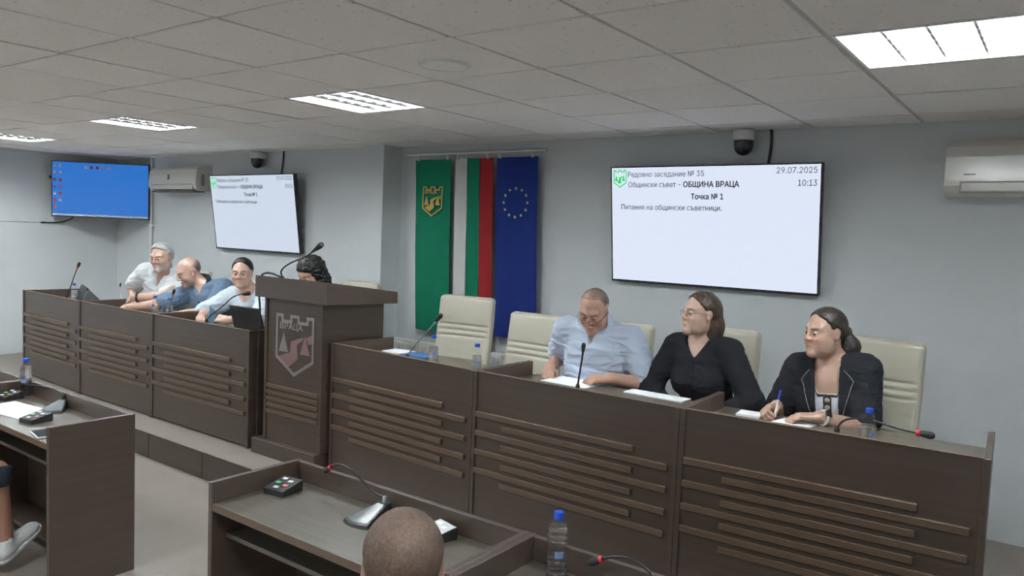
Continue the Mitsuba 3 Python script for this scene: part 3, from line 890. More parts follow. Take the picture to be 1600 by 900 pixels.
def nets(f, lo, hi, h, blk=6):
    """surface nets over a narrow band: (vertices, triangles)"""
    lo, hi = np.asarray(lo, float), np.asarray(hi, float)
    nb = np.ceil((hi - lo) / (h * blk)).astype(int)
    n = nb * blk + 1
    ctr = np.stack(np.meshgrid(*[np.arange(m) * blk + blk / 2 for m in nb], indexing='ij'), -1).reshape(-1, 3)
    d = f(lo + ctr * h)
    act = np.abs(d) < blk * h * .87 * 1.35 + .004
    G = np.repeat(np.repeat(np.repeat(np.where(d.reshape(nb) < 0, -1., 1.).astype(np.float32), blk, 0), blk, 1), blk, 2)
    G = np.pad(G, ((0, 1), (0, 1), (0, 1)), mode='edge')
    base = (ctr[act] - blk / 2).astype(int)
    off = np.stack(np.meshgrid(*[np.arange(blk + 1)] * 3, indexing='ij'), -1).reshape(-1, 3)
    I = (base[:, None] + off[None]).reshape(-1, 3)
    flat = np.unique(np.ravel_multi_index(I.T, n))
    I = np.stack(np.unravel_index(flat, n), 1)
    G.ravel()[flat] = f(lo + I * h)
    G[0], G[-1], G[:, 0], G[:, -1], G[:, :, 0], G[:, :, -1] = [np.maximum(x, 1e-4) for x in (G[0], G[-1], G[:, 0], G[:, -1], G[:, :, 0], G[:, :, -1])]
    S = G < 0
    cells, pts, quads = [], [], []
    cs = n                                           # cell index uses the same strides
    for a in range(3):
        b, c = (a + 1) % 3, (a + 2) % 3
        s0 = [slice(None)] * 3; s1 = [slice(None)] * 3
        s0[a] = slice(0, -1); s1[a] = slice(1, None)
        E = np.argwhere(S[tuple(s0)] != S[tuple(s1)])
        E = E[(E[:, b] > 0) & (E[:, c] > 0) & (E[:, b] < n[b] - 1) & (E[:, c] < n[c] - 1)]
        if not len(E):
            continue
        E1 = E.copy(); E1[:, a] += 1
        g0, g1 = G[tuple(E.T)], G[tuple(E1.T)]
        t = g0 / (g0 - g1)
        p = E.astype(float); p[:, a] += t
        ids = []
        for db, dc in ((0, 0), (-1, 0), (-1, -1), (0, -1)):
            q = E.copy(); q[:, b] += db; q[:, c] += dc
            ids.append(np.ravel_multi_index(q.T, cs))
            cells.append(ids[-1]); pts.append(p)
        Q = np.stack(ids, 1)
        fl = g0 > 0
        Q[fl] = Q[fl][:, ::-1]
        quads.append(Q)
    cells, pts, quads = np.concatenate(cells), np.concatenate(pts), np.concatenate(quads)
    u, inv = np.unique(cells, return_inverse=True)
    cnt = np.bincount(inv)
    V = np.stack([np.bincount(inv, pts[:, i]) / cnt for i in range(3)], 1)
    Q = np.searchsorted(u, quads)
    F = np.vstack([Q[:, [0, 1, 2]], Q[:, [0, 2, 3]]])
    return lo + V * h, F


def normals_check(V, F):
    m = trimesh.Trimesh(V, F, process=False)
    if m.volume < 0:
        F = F[:, ::-1]
    return F


def ik(S, W, l1, l2, hint):
    S, W = np.asarray(S, float), np.asarray(W, float)
    d = W - S; L = np.linalg.norm(d)
    if L > (l1 + l2) * .995:
        W = S + d * (l1 + l2) * .995 / L; d = W - S; L = np.linalg.norm(d)
    x = (l1 * l1 - l2 * l2 + L * L) / (2 * L)
    y = math.sqrt(max(0, l1 * l1 - x * x))
    e = d / L
    h = np.asarray(hint, float); h = unit(h - e * (h @ e))
    return S + e * x + h * y, W


def hand_prims(w, fwd, nrm, side, curl, scale=1.0, spread=1.0):
    """finger and palm cones from the wrist: fwd towards the fingertips, nrm out of the back of the hand, side +1 for a left hand"""
    y = unit(fwd); z = unit(np.asarray(nrm) - y * (np.asarray(nrm) @ y)); x = np.cross(y, z) * side   # x towards the thumb
    def L(p): return w + scale * (p[0] * x + p[1] * y + p[2] * z)
    C = []
    for px, r in ((.026, .0125), (.009, .0130), (-.009, .0125), (-.025, .0115)):
        C.append((L((px * .75, .010, 0)), L((px, .082, .002)), .0145 * scale, r * scale))
    C.append((L((-.012, .018, -.002)), L((.018, .06, -.006)), .016 * scale, .014 * scale))
    fingers = []
    for i, (px, ln) in enumerate(((.028, .070), (.0095, .079), (-.0095, .073), (-.0265, .057))):
        p = np.array([px, .084, .002]); a = curl[min(i, len(curl) - 1)]
        dirx = (px * .9) * spread
        ang = .25 * a
        chain = []
        for q, (fr, rr0, rr1) in enumerate(((.45, .0092, .0085), (.30, .0085, .0077), (.25, .0077, .0066))):
            ang += a * (.55, .95, .65)[q]
            v = np.array([dirx * math.cos(ang), math.cos(ang), -math.sin(ang)])
            v /= np.linalg.norm(v)
            e = p + v * ln * fr
            chain.append((L(p), L(e), rr0 * scale, rr1 * scale))
            p = e
        fingers.append(chain)
    ta = curl[0]
    t0, t1 = np.array([.022, .022, -.006]), np.array([.044, .050, -.012 - .008 * ta])
    t2 = t1 + np.array([.010 - .022 * ta, .026, -.006 - .012 * ta]); t3 = t2 + np.array([.002 - .018 * ta, .022, -.004 - .008 * ta])
    fingers.append([(L(t0), L(t1), .0135 * scale, .0108 * scale), (L(t1), L(t2), .0105 * scale, .0092 * scale), (L(t2), L(t3), .0092 * scale, .0076 * scale)])
    return C, fingers


def noise_at(P, s, seed=0, octaves=2):
    return meshkit.fbm(P * s + 50.0, octaves, seed)


SKIN = {}


def person(label, sp):
    k = thing('person', label, 'person')
    f = np.array([math.sin(sp['yaw']), -math.cos(sp['yaw']), 0.0])
    nk, pv = np.asarray(sp['neck'], float), np.asarray(sp['pelvis'], float)
    u = unit(nk - pv)
    l = unit(np.cross(np.cross(u, np.cross([0, 0, 1.], f)), u) * 1.0)
    l = unit(np.cross([0, 0, 1.], f)); l = unit(l - u * (l @ u) + u * sp.get('shrug', 0.0))
    fw = np.cross(l, u)
    R = np.stack([l, fw, u], 1)                       # chest frame: left, forward, up
    def C(p): return nk + R @ np.asarray(p, float)
    def toC(P): return (P - nk) @ R
    g, belly, sw = sp.get('girth', 1.0), sp.get('belly', 1.0), sp.get('sw', .175)
    LT = np.linalg.norm(nk - pv)
    hs = sp.get('hs', 1.0)
    # head frame
    hc = np.asarray(sp['head'], float)
    ya, pi_, ro = sp['hyaw'], sp['hpitch'], sp.get('hroll', 0.0)
    hf = np.array([math.sin(ya) * math.cos(pi_), -math.cos(ya) * math.cos(pi_), math.sin(pi_)])
    hl = unit(np.cross([0, 0, 1.], hf)); hu = np.cross(hf, hl)
    hl, hu = math.cos(ro) * hl + math.sin(ro) * hu, math.cos(ro) * hu - math.sin(ro) * hl
    hu = unit(np.cross(hf, hl)) * (1 if np.cross(hf, hl) @ hu > 0 else -1)
    HR = np.stack([hl, hf, hu], 1)
    def H(p): return hc + hs * (HR @ np.asarray(p, float))
    def toH(P): return (P - hc) @ HR / hs
    # arms
    arms = []
    for s, key in ((1, 'L'), (-1, 'R')):
        sh = C((s * sw, -.005, -.055))
        el, wr = ik(sh, sp['w' + key], sp.get('l1', .285), sp.get('l2', .255), sp.get('e' + key, (s * .6 * l - .6 * u)))
        hd = sp.get('hd' + key)
        hd = unit(wr - el) if hd is None else unit(hd)
        hn = sp.get('hn' + key, (0, 0, 1.0))
        pc, fg = hand_prims(wr, hd, hn, s, sp.get('curl' + key, (.35,)), sp.get('hand', 1.0))
        arms.append((sh, el, wr, pc, fg))
    ar = sp.get('arm', 1.0)
    # legs
    legs = []
    ph = sp.get('floor', DAIS)
    for s in (1, -1):
        hip = pv + R[:, 0] * s * .09 + f * .02 + np.array([0, 0, -.02])
        kn = sp.get('knee' + ('L' if s > 0 else 'R'))
        kn = hip + f * .40 + l * s * .05 + np.array([0, 0, .03]) if kn is None else np.asarray(kn, float)
        an = sp.get('ankle' + ('L' if s > 0 else 'R'))
        an = np.array([kn[0], kn[1], ph + .085]) + f * .02 if an is None else np.asarray(an, float)
        legs.append((hip, kn, an))

    def torso(P, o=0.0, waist=1.0):
        q = toC(P)
        d = ell(q, (0, .004, -.165), (.158 * g + o, .108 * g + o, .185 + o))
        d = smin(d, ell(q, (0, .014 + .028 * (belly - 1) * 4, -.36), (.140 * g * belly * waist + o, .112 * g * belly * waist + o, .20 + o)), .08)
        d = smin(d, ell(q, (0, 0, -LT), (.172 * g + o, .128 * g + o, .125 + o)), .08)
        for s in (1, -1):
            d = smin(d, cone(q, (s * .03, -.015, -.022), (s * (sw - .01), -.008, -.056), .052 + o, .056 * (.6 + .4 * g) + o), .045)
            if sp.get('bust'):
                d = smin(d, ell(q, (s * .072, .085, -.21), (.070 + o, .062 + o, .068 + o)), .05)
        return d

    def arm_d(P, i, o=0.0, upto=2.0, thick=1.0, both=False):
        sh, el, wr, pc, fg = arms[i]
        du = cone(P, sh, el, .054 * ar * thick + o, .043 * ar * thick + o)
        if upto < 1.0:
            cut = sh + (el - sh) * upto
            du = smax(du, (P - cut) @ unit(el - sh), .006)
            return du
        df = cone(P, el, wr, .044 * ar * thick + o, .029 * ar * thick + o)
        if upto < 2.0:
            cut = el + (wr - el) * (upto - 1)
            df = smax(df, (P - cut) @ unit(wr - el), .005)
        return smin(du, df, .03)

    def hand_d(P, i):
        sh, el, wr, pc, fg = arms[i]
        d = None
        for a, b, ra, rb in pc:
            e = cone(P, a, b, ra, rb)
            d = e if d is None else smin(d, e, .012)
        for ch in fg:
            e = None
            for a, b, ra, rb in ch:
                x = cone(P, a, b, ra, rb)
                e = x if e is None else smin(e, x, .003)
            d = smin(d, e, .006)
        return d

    def leg_d(P, o=0.0):
        d = None
        for hip, kn, an in legs:
            x = smin(cone(P, hip, kn, .084 * (.5 + .5 * g) + o, .058 + o), cone(P, kn, an, .056 + o, .038 + o), .03)
            d = x if d is None else np.minimum(d, x)
        return d

    jaw, cheek = sp.get('jaw', 1.0), sp.get('cheek', 1.0)

    fem = sp.get('fem', 0.0)

    def skull(q):
        d = ell(q, (0, -.012, .036), (.0765, .096, .088))
        d = smin(d, ell(q, (0, .024, -.028), (.0605 * cheek, .062, .080)), .035)
        d = smin(d, ell(q, (0, .056, -.092), (.024 * jaw, .026, .022)), .038)
        for s in (1, -1):
            d = smin(d, ell(q, (s * .039 * jaw, .014, -.062), (.017, .034, .030)), .035)
            if sp.get('plump'):
                d = smin(d, ell(q, (s * .030, .038, -.058), (.026, .032, .034)), .045)
        return d

    plump = sp.get('plump', 0.0)

    op = sp.get('eyes', 1.0)
    ns = sp.get('nose', 1.0 - .14 * fem)

    def head_d(P):
        q = toH(P)
        qa = q.copy(); qa[:, 0] = np.abs(qa[:, 0])
        d = skull(q)
        d = smin(d, cone(qa, (.012, .0825 - .003 * fem, .026), (.046, .066 - .003 * fem, .028), .010, .009), .026)
        d = smin(d, ell(qa, (.041, .057, -.024), (.022, .021, .019)), .032)
        d = smax(d, -ell(qa, (.031, .098, .000), (.018, .016, .0105)), .020)
        d = smin(d, cone(q, (0, .088, .016), (0, .106, -.024), .0070 * ns, .0108 * ns), .013)
        d = smin(d, ell(qa, (.0110 * ns, .096, -.0275), (.0085 * ns, .010, .0075)), .009)
        d = smin(d, cone(qa, (0, .0925, -.0570), (.020, .0830, -.0630), .0058, .0035), .008)
        d = smin(d, cone(qa, (0, .0920, -.0685), (.017, .0830, -.0665), .0068 + .001 * fem, .0040), .008)
        d = smax(d, -cone(qa, (0, .1010, -.0625), (.021, .0885, -.0650), .0020, .0015), .004)
        d = smin(d, ell(q, (0, .076, -.100), (.020, .016, .014)), .028)
        # eyelids around the eyeball
        c = np.array([.031, .0770, .0005])
        e = np.linalg.norm(qa - c, axis=1) - .0134
        v = (qa[:, 0] - .031) / .0145
        slit = np.abs(qa[:, 2] + .0006 + .003 * (1 - op)) - np.maximum(0, .0046 * op * (1 - v * v))
        e = np.maximum(e, -np.maximum(slit, -(qa[:, 1] - .078)))
        d = smin(d, e, .005)
        # ears
        er = ell(qa @ np.array([[.94, .34, 0], [-.34, .94, 0], [0, 0, 1.]]) , np.array([.0755, -.008, -.004]) @ np.array([[.94, .34, 0], [-.34, .94, 0], [0, 0, 1.]]), (.0072, .0180 - .003 * fem, .029 - .005 * fem))
        er = smax(er, -ell(qa, (.0850, .000, -.002), (.008, .0105 - .002 * fem, .018 - .004 * fem)), .005)
        d = smin(d, er, .008)
        return d * hs

    n0 = H((0, -.028, -.055)); n1 = C((0, -.018, -.045))
    neckr = sp.get('neckr', .055)

    def neck_d(P, o=0.0):
        d = cone(P, n0, n1, neckr + o, neckr * 1.12 + o)
        return d

    def body(P):
        d = torso(P)
        for i in (0, 1):
            d = smin(d, arm_d(P, i), .04)
            near = np.linalg.norm(P - arms[i][2], axis=1) < .26
            if near.any():
                h = np.full(len(P), 1.0); h[near] = hand_d(P[near], i)
                d = smin(d, h, .012)
        d = smin(d, neck_d(P), .035)
        near = np.linalg.norm(P - hc, axis=1) < .30
        if near.any():
            x = np.full(len(P), 1.0); x[near] = head_d(P[near])
            d = smin(d, x, .022)
        if sp.get('legs', True):
            d = smin(d, leg_d(P), .03)
        return d

    # ---- body mesh: fine head and hands, coarser rest, all from one field
    boxes = [(hc - .165 * hs, hc + .165 * hs, sp.get('hres', .0022))]
    for i in (0, 1):
        sh, el, wr, pc, fg = arms[i]
        allp = np.array([q[j] for q in pc for j in (0, 1)] + [q[j] for ch in fg for q in ch for j in (0, 1)])
        boxes.append((allp.min(0) - .022, allp.max(0) + .022, sp.get('handres', .0034)))
    Vs, Fs, n = [], [], 0
    for lo, hi, h in boxes:
        V, F = nets(body, lo, hi, h)
        keep = np.ones(len(F), bool)
        c = V[F].mean(1)
        keep &= np.all((c > lo + h * 1.6) & (c < np.asarray(lo) + np.ceil((hi - lo) / (h * 6)) * h * 6 - h * 1.6), axis=1)
        Vs.append(V); Fs.append(F[keep] + n); n += len(V)
    ps = [pv - .25, pv + .25, nk + .12, nk - .1] + [q for a in arms for q in (a[0] + .08, a[0] - .08, a[1] - .08, a[1] + .08, a[2] - .06, a[2] + .06)]
    if sp.get('legs', True):
        ps += [q for lg in legs for q in (lg[1] - .1, lg[1] + .1, lg[2] - .09, lg[2] + .06)]
    lo, hi = np.min(ps, 0), np.max(ps, 0)
    V, F = nets(body, lo, hi, .009)
    c = V[F].mean(1)
    keep = np.ones(len(F), bool)
    for b0, b1, h in boxes:
        b1 = np.asarray(b0) + np.ceil((b1 - b0) / (h * 6)) * h * 6
        keep &= ~np.all((c > b0 + .015) & (c < b1 - .015), axis=1)
    Vs.append(V); Fs.append(F[keep] + n)
    V, F = np.vstack(Vs), np.vstack(Fs)
    used = np.unique(F); V = V[used]; F = np.searchsorted(used, F)
    # ---- skin colour
    sk = np.asarray(sp.get('skin', (.46, .27, .20)))
    col = np.tile(sk, (len(V), 1))
    mott = (noise_at(V, 60, 3) - .5)[:, None] * .08 + 1
    q = toH(V); ax = np.abs(q[:, 0])
    inhead = np.linalg.norm(V - hc, axis=1) < .19
    def blend(w, c):
        w = np.clip(np.where(inhead, w, 0), 0, 1)[:, None]
        col[:] = col * (1 - w) + np.asarray(c) * w
    front = q[:, 1] > .04
    blend(.45 * np.exp(-(((ax - .042) / .020) ** 2 + ((q[:, 2] + .028) / .022) ** 2)) * front, sk * (1.06, .80, .78))
    blend(.5 * np.exp(-((ax / .014) ** 2 + ((q[:, 2] + .022) / .016) ** 2)) * front, sk * (1.05, .78, .74))
    st = sp.get('stubble')
    if st is not None:
        zone = np.clip((-.030 - q[:, 2]) / .022, 0, 1) * (q[:, 1] > -.01) * np.clip((q[:, 2] + .135) / .02, 0, 1)
        blend(st[0] * zone * (.7 + .6 * noise_at(V, 300, 5)), st[1])
    lip = np.exp(-((np.maximum(ax - .012, 0) / .007) ** 2 + ((q[:, 2] + .0625) / .0085) ** 2)) * (q[:, 1] > .07)
    blend(lip * sp.get('lipw', .65), sp.get('lip', sk * (.95, .52, .52)))
    brow = np.exp(-((np.maximum(np.abs(ax - .031) - .014, 0) / .004) ** 2 + ((q[:, 2] - .0250 - .06 * (ax - .030) + 6.0 * (ax - .033) ** 2) / sp.get('browt', .0034)) ** 2)) * (q[:, 1] > .05)
    blend(brow * sp.get('browa', .88), sp.get('brow', (.05, .035, .03)))
    lash = np.exp(-((np.maximum(np.abs(ax - .031) - .009, 0) / .004) ** 2 + ((q[:, 2] - .0045 * op + .001) / .0026) ** 2)) * (q[:, 1] > .07)
    blend(lash * .75, (.06, .04, .035))
    if sp.get('scalp') is not None:
        sc = np.clip((q[:, 2] - .83 * q[:, 1] - .010) / .02, 0, 1)
        blend(sc * sp['scalp'][0], sp['scalp'][1])
    add('body', trimesh.Trimesh(V, F, process=False), 'mat_skin', k, smooth=True, color=np.clip(col * mott, 0, 1))
    # ---- eyes
    for s in (1, -1):
        m = trimesh.creation.icosphere(3, .0124)
        gz = np.asarray(sp.get('gaze', (0, 1, -.05)), float); gz = unit(gz)
        dd = m.vertices @ gz / .0124
        cc = np.where(dd[:, None] > .93, (.012, .010, .009), np.where(dd[:, None] > .83, sp.get('iris', (.05, .032, .022)), (.42, .385, .365)))
        m.apply_transform(frame(H((s * .031, .0770, .0005)), HR[:, 0] * hs, HR[:, 1] * hs, HR[:, 2] * hs))
        add('eye', m, 'mat_eye', k, smooth=True, color=cc)

    ctx = dict(k=k, C=C, toC=toC, H=H, toH=toH, torso=torso, arm_d=arm_d, skull=skull, neck_d=neck_d, hc=hc, nk=nk, pv=pv, arms=arms, legs=legs, hs=hs, R=R, HR=HR, lo=lo, hi=hi, f=f, leg_d=leg_d, head_d=head_d, body=body, ph=ph, ar=ar)

    # ---- trousers and shoes
    if sp.get('legs', True):
        def trs(P):
            q = toC(P)
            d = smin(leg_d(P, .012), ell(q, (0, 0, -LT), (.172 * g + .014, .128 * g + .014, .125 + .014)), .05)
            d = smax(d, q[:, 2] + LT - .06, .01)
            for hip, kn, an in legs:
                d = np.maximum(d, -(P[:, 2] - (an[2] + sp.get('hem', -.01))) * 1.0) if sp.get('hem_z') is None else np.maximum(d, sp['hem_z'](P))
            return d
        ps = [pv - .25, pv + .22] + [q for lg in legs for q in (lg[1] - .1, lg[1] + .1, lg[2] - .08, lg[2] + .06)]
        Vt, Ft = nets(trs, np.min(ps, 0), np.max(ps, 0), .011)
        add('trousers', trimesh.Trimesh(Vt, Ft, process=False), sp.get('trousers', 'mat_trousers'), k, smooth=True)
        for i, (hip, kn, an) in enumerate(legs):
            fd = unit(sp.get('foot' + 'LR'[i], f))
            shoe(k, an, fd, sp.get('shoe', 'mat_black'), sp.get('sneaker', False))
    return k, ctx


def shoe(k, an, fd, mat, sneaker):
    fd = unit(fd); up = np.array([0, 0, 1.0])
    if 'x' == 'y': pass
    sd = unit(np.cross(up, fd)); up = np.cross(fd, sd)
    base = an - up * .085
    def sdf(P):
        q = (P - base) @ np.stack([sd, fd, up], 1)
        d = cone(q, (0, -.035, .040), (0, .09, .034), .038, .036)
        d = smin(d, ell(q, (0, .135, .026), (.044, .060, .032)), .03)
        d = smin(d, cone(q, (0, -.02, .05), (0, -.005, .095), .044, .042), .03)
        d = smax(d, -cone(q, (0, -.004, .085), (0, 0, .16), .034, .036), .008)
        d = smax(d, .010 - q[:, 2], .005)
        return d
    V, F = nets(sdf, base - .24, base + .24, .0065)
    key = add('shoe', trimesh.Trimesh(V, F, process=False), mat, k, smooth=True)
    def sole(P):
        q = (P - base) @ np.stack([sd, fd, up], 1)
        d = np.minimum(ell(q * [1, 1, 0], (0, .125, 0), (.050, .078, 1)), cone(q * [1, 1, 0], (0, -.035, 0), (0, .10, 0), .043, .046))
        return smax(d, np.abs(q[:, 2] - .011) - .0105, .004)
    V, F = nets(sole, base - .24, base + .24, .0065)
    add('sole', trimesh.Trimesh(V, F, process=False), 'mat_sole' if sneaker else 'mat_black_matt', key, smooth=30)
    if sneaker:
        for i in range(5):
            a = .055 + .016 * i
            P = [base + sd * x + fd * (a + abs(x) * .15) + up * (.079 - .0042 * i * 1.5 - 9 * x * x) for x in np.linspace(-.024, .024, 7)]
            add('lace', tube(P, .0032, 6), 'mat_lace', key, smooth=True)


def folds(P, amp, seed, s=(9, 9, 22)):
    Q = P * np.asarray(s) / 10.0
    w = (noise_at(Q, 7, seed + 7, 2) - .5) * .9
    r = 1 - np.abs(2 * noise_at(Q + w[:, None] * .12, 11, seed, 2) - 1) * 2.2
    return amp * (noise_at(Q, 10, seed + 3, 2) - .5) * 1.6 - amp * .9 * np.clip(r, 0, 1) ** 2


def garment(ctx, name, off, sleeves, mat, cut=None, res=.0055, fold=.004, seed=1, zmin=None, waist=1.0, sl_thick=1.10, flare=0.0, label=None, stand=None):
    """shirt or jacket: the torso and the upper arms grown by off; cut(q, P) > 0 is taken away (q: chest frame)"""
    k, C, toC = ctx['k'], ctx['C'], ctx['toC']
    arms = ctx['arms']
    def sdf(P, bare=False):
        q = toC(P)
        d = ctx['torso'](P, off, waist)
        if flare:
            d = d - flare * np.clip((-.30 - q[:, 2]) / .2, 0, 1)
        for i in (0, 1):
            upto = sleeves[i] if isinstance(sleeves, tuple) else sleeves
            sh, el, wr = arms[i][:3]
            t = np.clip(((P - sh) @ (el - sh)) / ((el - sh) @ (el - sh)), 0, 1)
            d = smin(d, ctx['arm_d'](P, i, off * .8 + (.010 * t if upto < 1 else .003 * t), upto, sl_thick), .028)
        if stand:
            d = smin(d, smax(cone(q, (0, -.014, -.07), (0, .016, .07), stand, stand), q[:, 2] + .45 * q[:, 1] - .022, .004), .03)
        fo = folds(P, fold, seed)
        # creases gather at the armpits and elbows
        d = d + fo
        if bare:
            return d
        if cut is not None:
            d = np.maximum(d, cut(q, P))
        if zmin is not None:
            d = np.maximum(d, zmin - q[:, 2])
        d = np.maximum(d, q[:, 2] - .030)
        return d
    ps = [ctx['pv'] - .30, ctx['pv'] + .26, ctx['nk'] + .10] + [q for a in arms for q in (a[0] + .11, a[0] - .11, a[1] - .10, a[1] + .10)]
    up = max(sleeves) if isinstance(sleeves, tuple) else sleeves
    if up > 1:
        ps += [q for a in arms for q in (a[2] + .07, a[2] - .07)]
    V, F = nets(sdf, np.min(ps, 0), np.max(ps, 0), res)
    ctx['sdf_' + name] = sdf
    ctx['base_' + name] = lambda P: sdf(P, True)
    key = add(name, trimesh.Trimesh(V, F, process=False), mat, k, smooth=35, label=label)
    return key


def on_surface(ctx, sdf, xz, lift=.001):
    """points on the front of a garment at chest coordinates (x, z)"""
    xz = np.asarray(xz, float)
    y = np.full(len(xz), .40)
    for _ in range(80):
        P = np.array([ctx['C']((x, yy, z)) for (x, z), yy in zip(xz, y)])
        y -= np.clip(sdf(P), -.01, .02) * .7
    return np.array([ctx['C']((x, yy + lift, z)) for (x, z), yy in zip(xz, y)])


def patch(ctx, name, sdf, inside, rng_x, rng_z, mat, lift, res=.004, thick=.0025, parent=None, seed=0):
    """a thin flap lying on the front of a garment wherever inside(x, z) < 0"""
    def f(P):
        q = ctx['toC'](P)
        d = sdf(P)
        d = np.abs(d - lift) - thick
        d = np.maximum(d, inside(q[:, 0], q[:, 2]))
        return np.maximum(d, -(q[:, 1] - .0))
    xs, zs = rng_x, rng_z
    cs = np.array([ctx['C']((x, y, z)) for x in xs for y in (-.02, .26) for z in zs])
    V, F = nets(f, cs.min(0), cs.max(0), res)
    return add(name, trimesh.Trimesh(V, F, process=False), mat, parent or ctx['k'], smooth=40)


def collar(ctx, mat, gap=.020, R0=.062, parent=None, tall=.034, drop=.045, name='collar', fwd=.30, oy=0.0, oz=0.0):
    """turned-down shirt collar, open at the front"""
    R = ctx['R']
    ax = unit(R[:, 2] * .93 + R[:, 1] * fwd)
    x = unit(R[:, 0] - ax * (R[:, 0] @ ax)); y = np.cross(ax, x)
    if y @ R[:, 1] < 0: y = -y
    o = ctx['C']((0, -.004 + oy, -.012 + oz))
    def f(P):
        q = np.stack([(P - o) @ x, (P - o) @ y, (P - o) @ ax], 1)
        r = np.hypot(q[:, 0] * 1.02, q[:, 1] + .004)
        zt = tall - .024 * np.clip(q[:, 1] / .06, -1, 1)          # lower at the front
        zz = zt - q[:, 2]                                          # distance down from the fold
        leaf = np.abs(r - (R0 + .55 * np.clip(zz, 0, .2))) * .88 - .0022
        front = np.clip(q[:, 1] / .06, 0, 1)
        leaf = np.maximum(leaf, np.maximum(-zz, zz - (drop + .020 * front)))
        band = np.maximum(np.abs(r - R0 + .003) - .0022, np.maximum(-zz, zz - .06))
        d = np.minimum(leaf, band)
        g = gap + .30 * np.clip(zz, 0, 1) - np.abs(q[:, 0])
        return np.where(q[:, 1] > 0, np.maximum(d, g * .8), d)
    V, F = nets(f, o - .15, o + .15, .0032)
    return add(name, trimesh.Trimesh(V, F, process=False), mat, parent or ctx['k'], smooth=40)


def hair(ctx, thick, line, mat, extra=None, amp=.002, freq=(60, 60, 30), seed=2, res=.003, name='hair', reach=.0, under=-.004, soft=.03, color=None, ear=.036):
    """line(q): > 0 above the hairline (head frame); thick: grown thickness; extra(q): more hair volume"""
    hc, toH, hs = ctx['hc'], ctx['toH'], ctx['hs']
    def f(P):
        q = toH(P)
        s = line(q)
        if ear:
            s = np.minimum(s, np.where(np.abs(q[:, 0]) > .045, np.hypot((q[:, 1] + .006) * 1.25, q[:, 2] + .006) - ear, 1.0))
        w = np.clip(s / soft, 0, 1); w = w * w * (3 - 2 * w)
        n = (meshkit.fbm(q * np.asarray(freq) + 40, 2, seed) - .5) * 2 * amp
        d = ctx['skull'](q) - (under + (thick - under) * w) + n * w
        if extra is not None:
            d = smin(d, extra(q) + n * 1.6, .012)
        return d * hs
    r = .17 + reach
    V, F = nets(f, hc - np.array([r, r, r + reach]), hc + np.array([r, r, .17]), res)
    if color is not None:
        q = toH(V)
        return add(name, trimesh.Trimesh(V, F, process=False), mat, ctx['k'], smooth=True, color=np.clip(color(q, line(q), V), 0, 1))
    return add(name, trimesh.Trimesh(V, F, process=False), mat, ctx['k'], smooth=True)


def front_line(top=.088, curve=9.0, temple=.038, low=0.0):
    """hairline: rounded over the forehead, down the temples in front of the ear, along the nape"""
    def f(q):
        x, y, z = q[:, 0], q[:, 1], q[:, 2]
        s1 = z - top + curve * x * x + .010 * (meshkit.noise(q * 55 + 5) - .5)
        s2 = np.minimum(temple - y + .35 * (z - .03), (z - .8 * y + low) * .8)
        return np.minimum(np.maximum(s1, s2), .2)
    return f


def glasses(ctx, mat, w=.0235, h=.0165, dz=-.004, dy=.010, tilt=0.0):
    k = ctx['k']; H = ctx['H']
    th = np.linspace(0, 2 * np.pi, 33)
    key = None
    parts = []
    yf = .098 + dy
    for s in (1, -1):
        P = [H((s * (.032 + w * np.sign(math.cos(t)) * abs(math.cos(t)) ** .75), yf - .10 * abs(.012 + w * math.cos(t)) * .35 + tilt * math.sin(t) * h, dz + h * np.sign(math.sin(t)) * abs(math.sin(t)) ** .75)) for t in th]
        parts.append(tube(P, .0011, 6, caps=False))
        parts.append(tube([H((s * .0555, yf - .004, dz + .006)), H((s * .072, yf - .03, dz + .008)), H((s * .080, .012, dz + .014)), H((s * .081, -.015, dz + .008))], .0012, 6))
    parts.append(tube([H((-.0085, yf, dz + .004)), H((0, yf + .003, dz + .007)), H((.0085, yf, dz + .004))], .0011, 6))
    return add('glasses', cat(*parts), mat, k, smooth=True)


def skin_fn(p, n, uv):
    return 0.46 + 0.06 * mikit.noise(p.x * 400.0, p.y * 400.0, p.z * 400.0)


vc = {'type': 'mesh_attribute', 'name': 'vertex_color'}
principled('mat_skin', vc, 0.46, specular=0.4)
principled('mat_eye', vc, 0.12, specular=0.5)
principled('mat_sole', (0.62, 0.62, 0.60), 0.6)
principled('mat_lace', (0.72, 0.72, 0.70), 0.8)
principled('mat_sneaker', (0.62, 0.63, 0.63), 0.55)
principled('mat_trousers', (0.030, 0.032, 0.042), 0.85)
principled('mat_denim', (0.018, 0.022, 0.035), 0.85)


def fabric(key, c, v=.10, rough=.85, s=700.0, sheen=.3):
    c = np.asarray(c, float)
    def fn(p, n, uv):
        t = mikit.noise(p.x * s, p.y * s, p.z * s * .6)
        return mikit.mix([float(x) for x in c * (1 - v)], [float(x) for x in c * (1 + v)], t)
    principled(key, mikit.proc(fn), rough, specular=.2, sheen=sheen)


fabric('mat_shirt_white', (.66, .69, .71)); fabric('mat_shirt_light', (.50, .57, .70), .06); fabric('mat_shirt_blue', (.125, .185, .27), .35, s=260.0)
fabric('mat_navy', (.022, .028, .045)); fabric('mat_blouse', (.52, .60, .68), .12, s=120.0); fabric('mat_blazer', (.0115, .0120, .0150), .2); fabric('mat_jacket', (.0125, .0135, .0175), .2)
fabric('mat_top_white', (.62, .63, .68), .05); fabric('mat_dark_top', (.02, .02, .022), .1); fabric('mat_tee', (.05, .055, .07), .1)
principled('mat_piping', (.26, .25, .24), .7)


def strand(p, n, uv):
    return mikit.fbm(p.x * 330.0, p.y * 330.0, p.z * 70.0, octaves=2)


STRAND = mikit.proc(strand, eps=.0007)


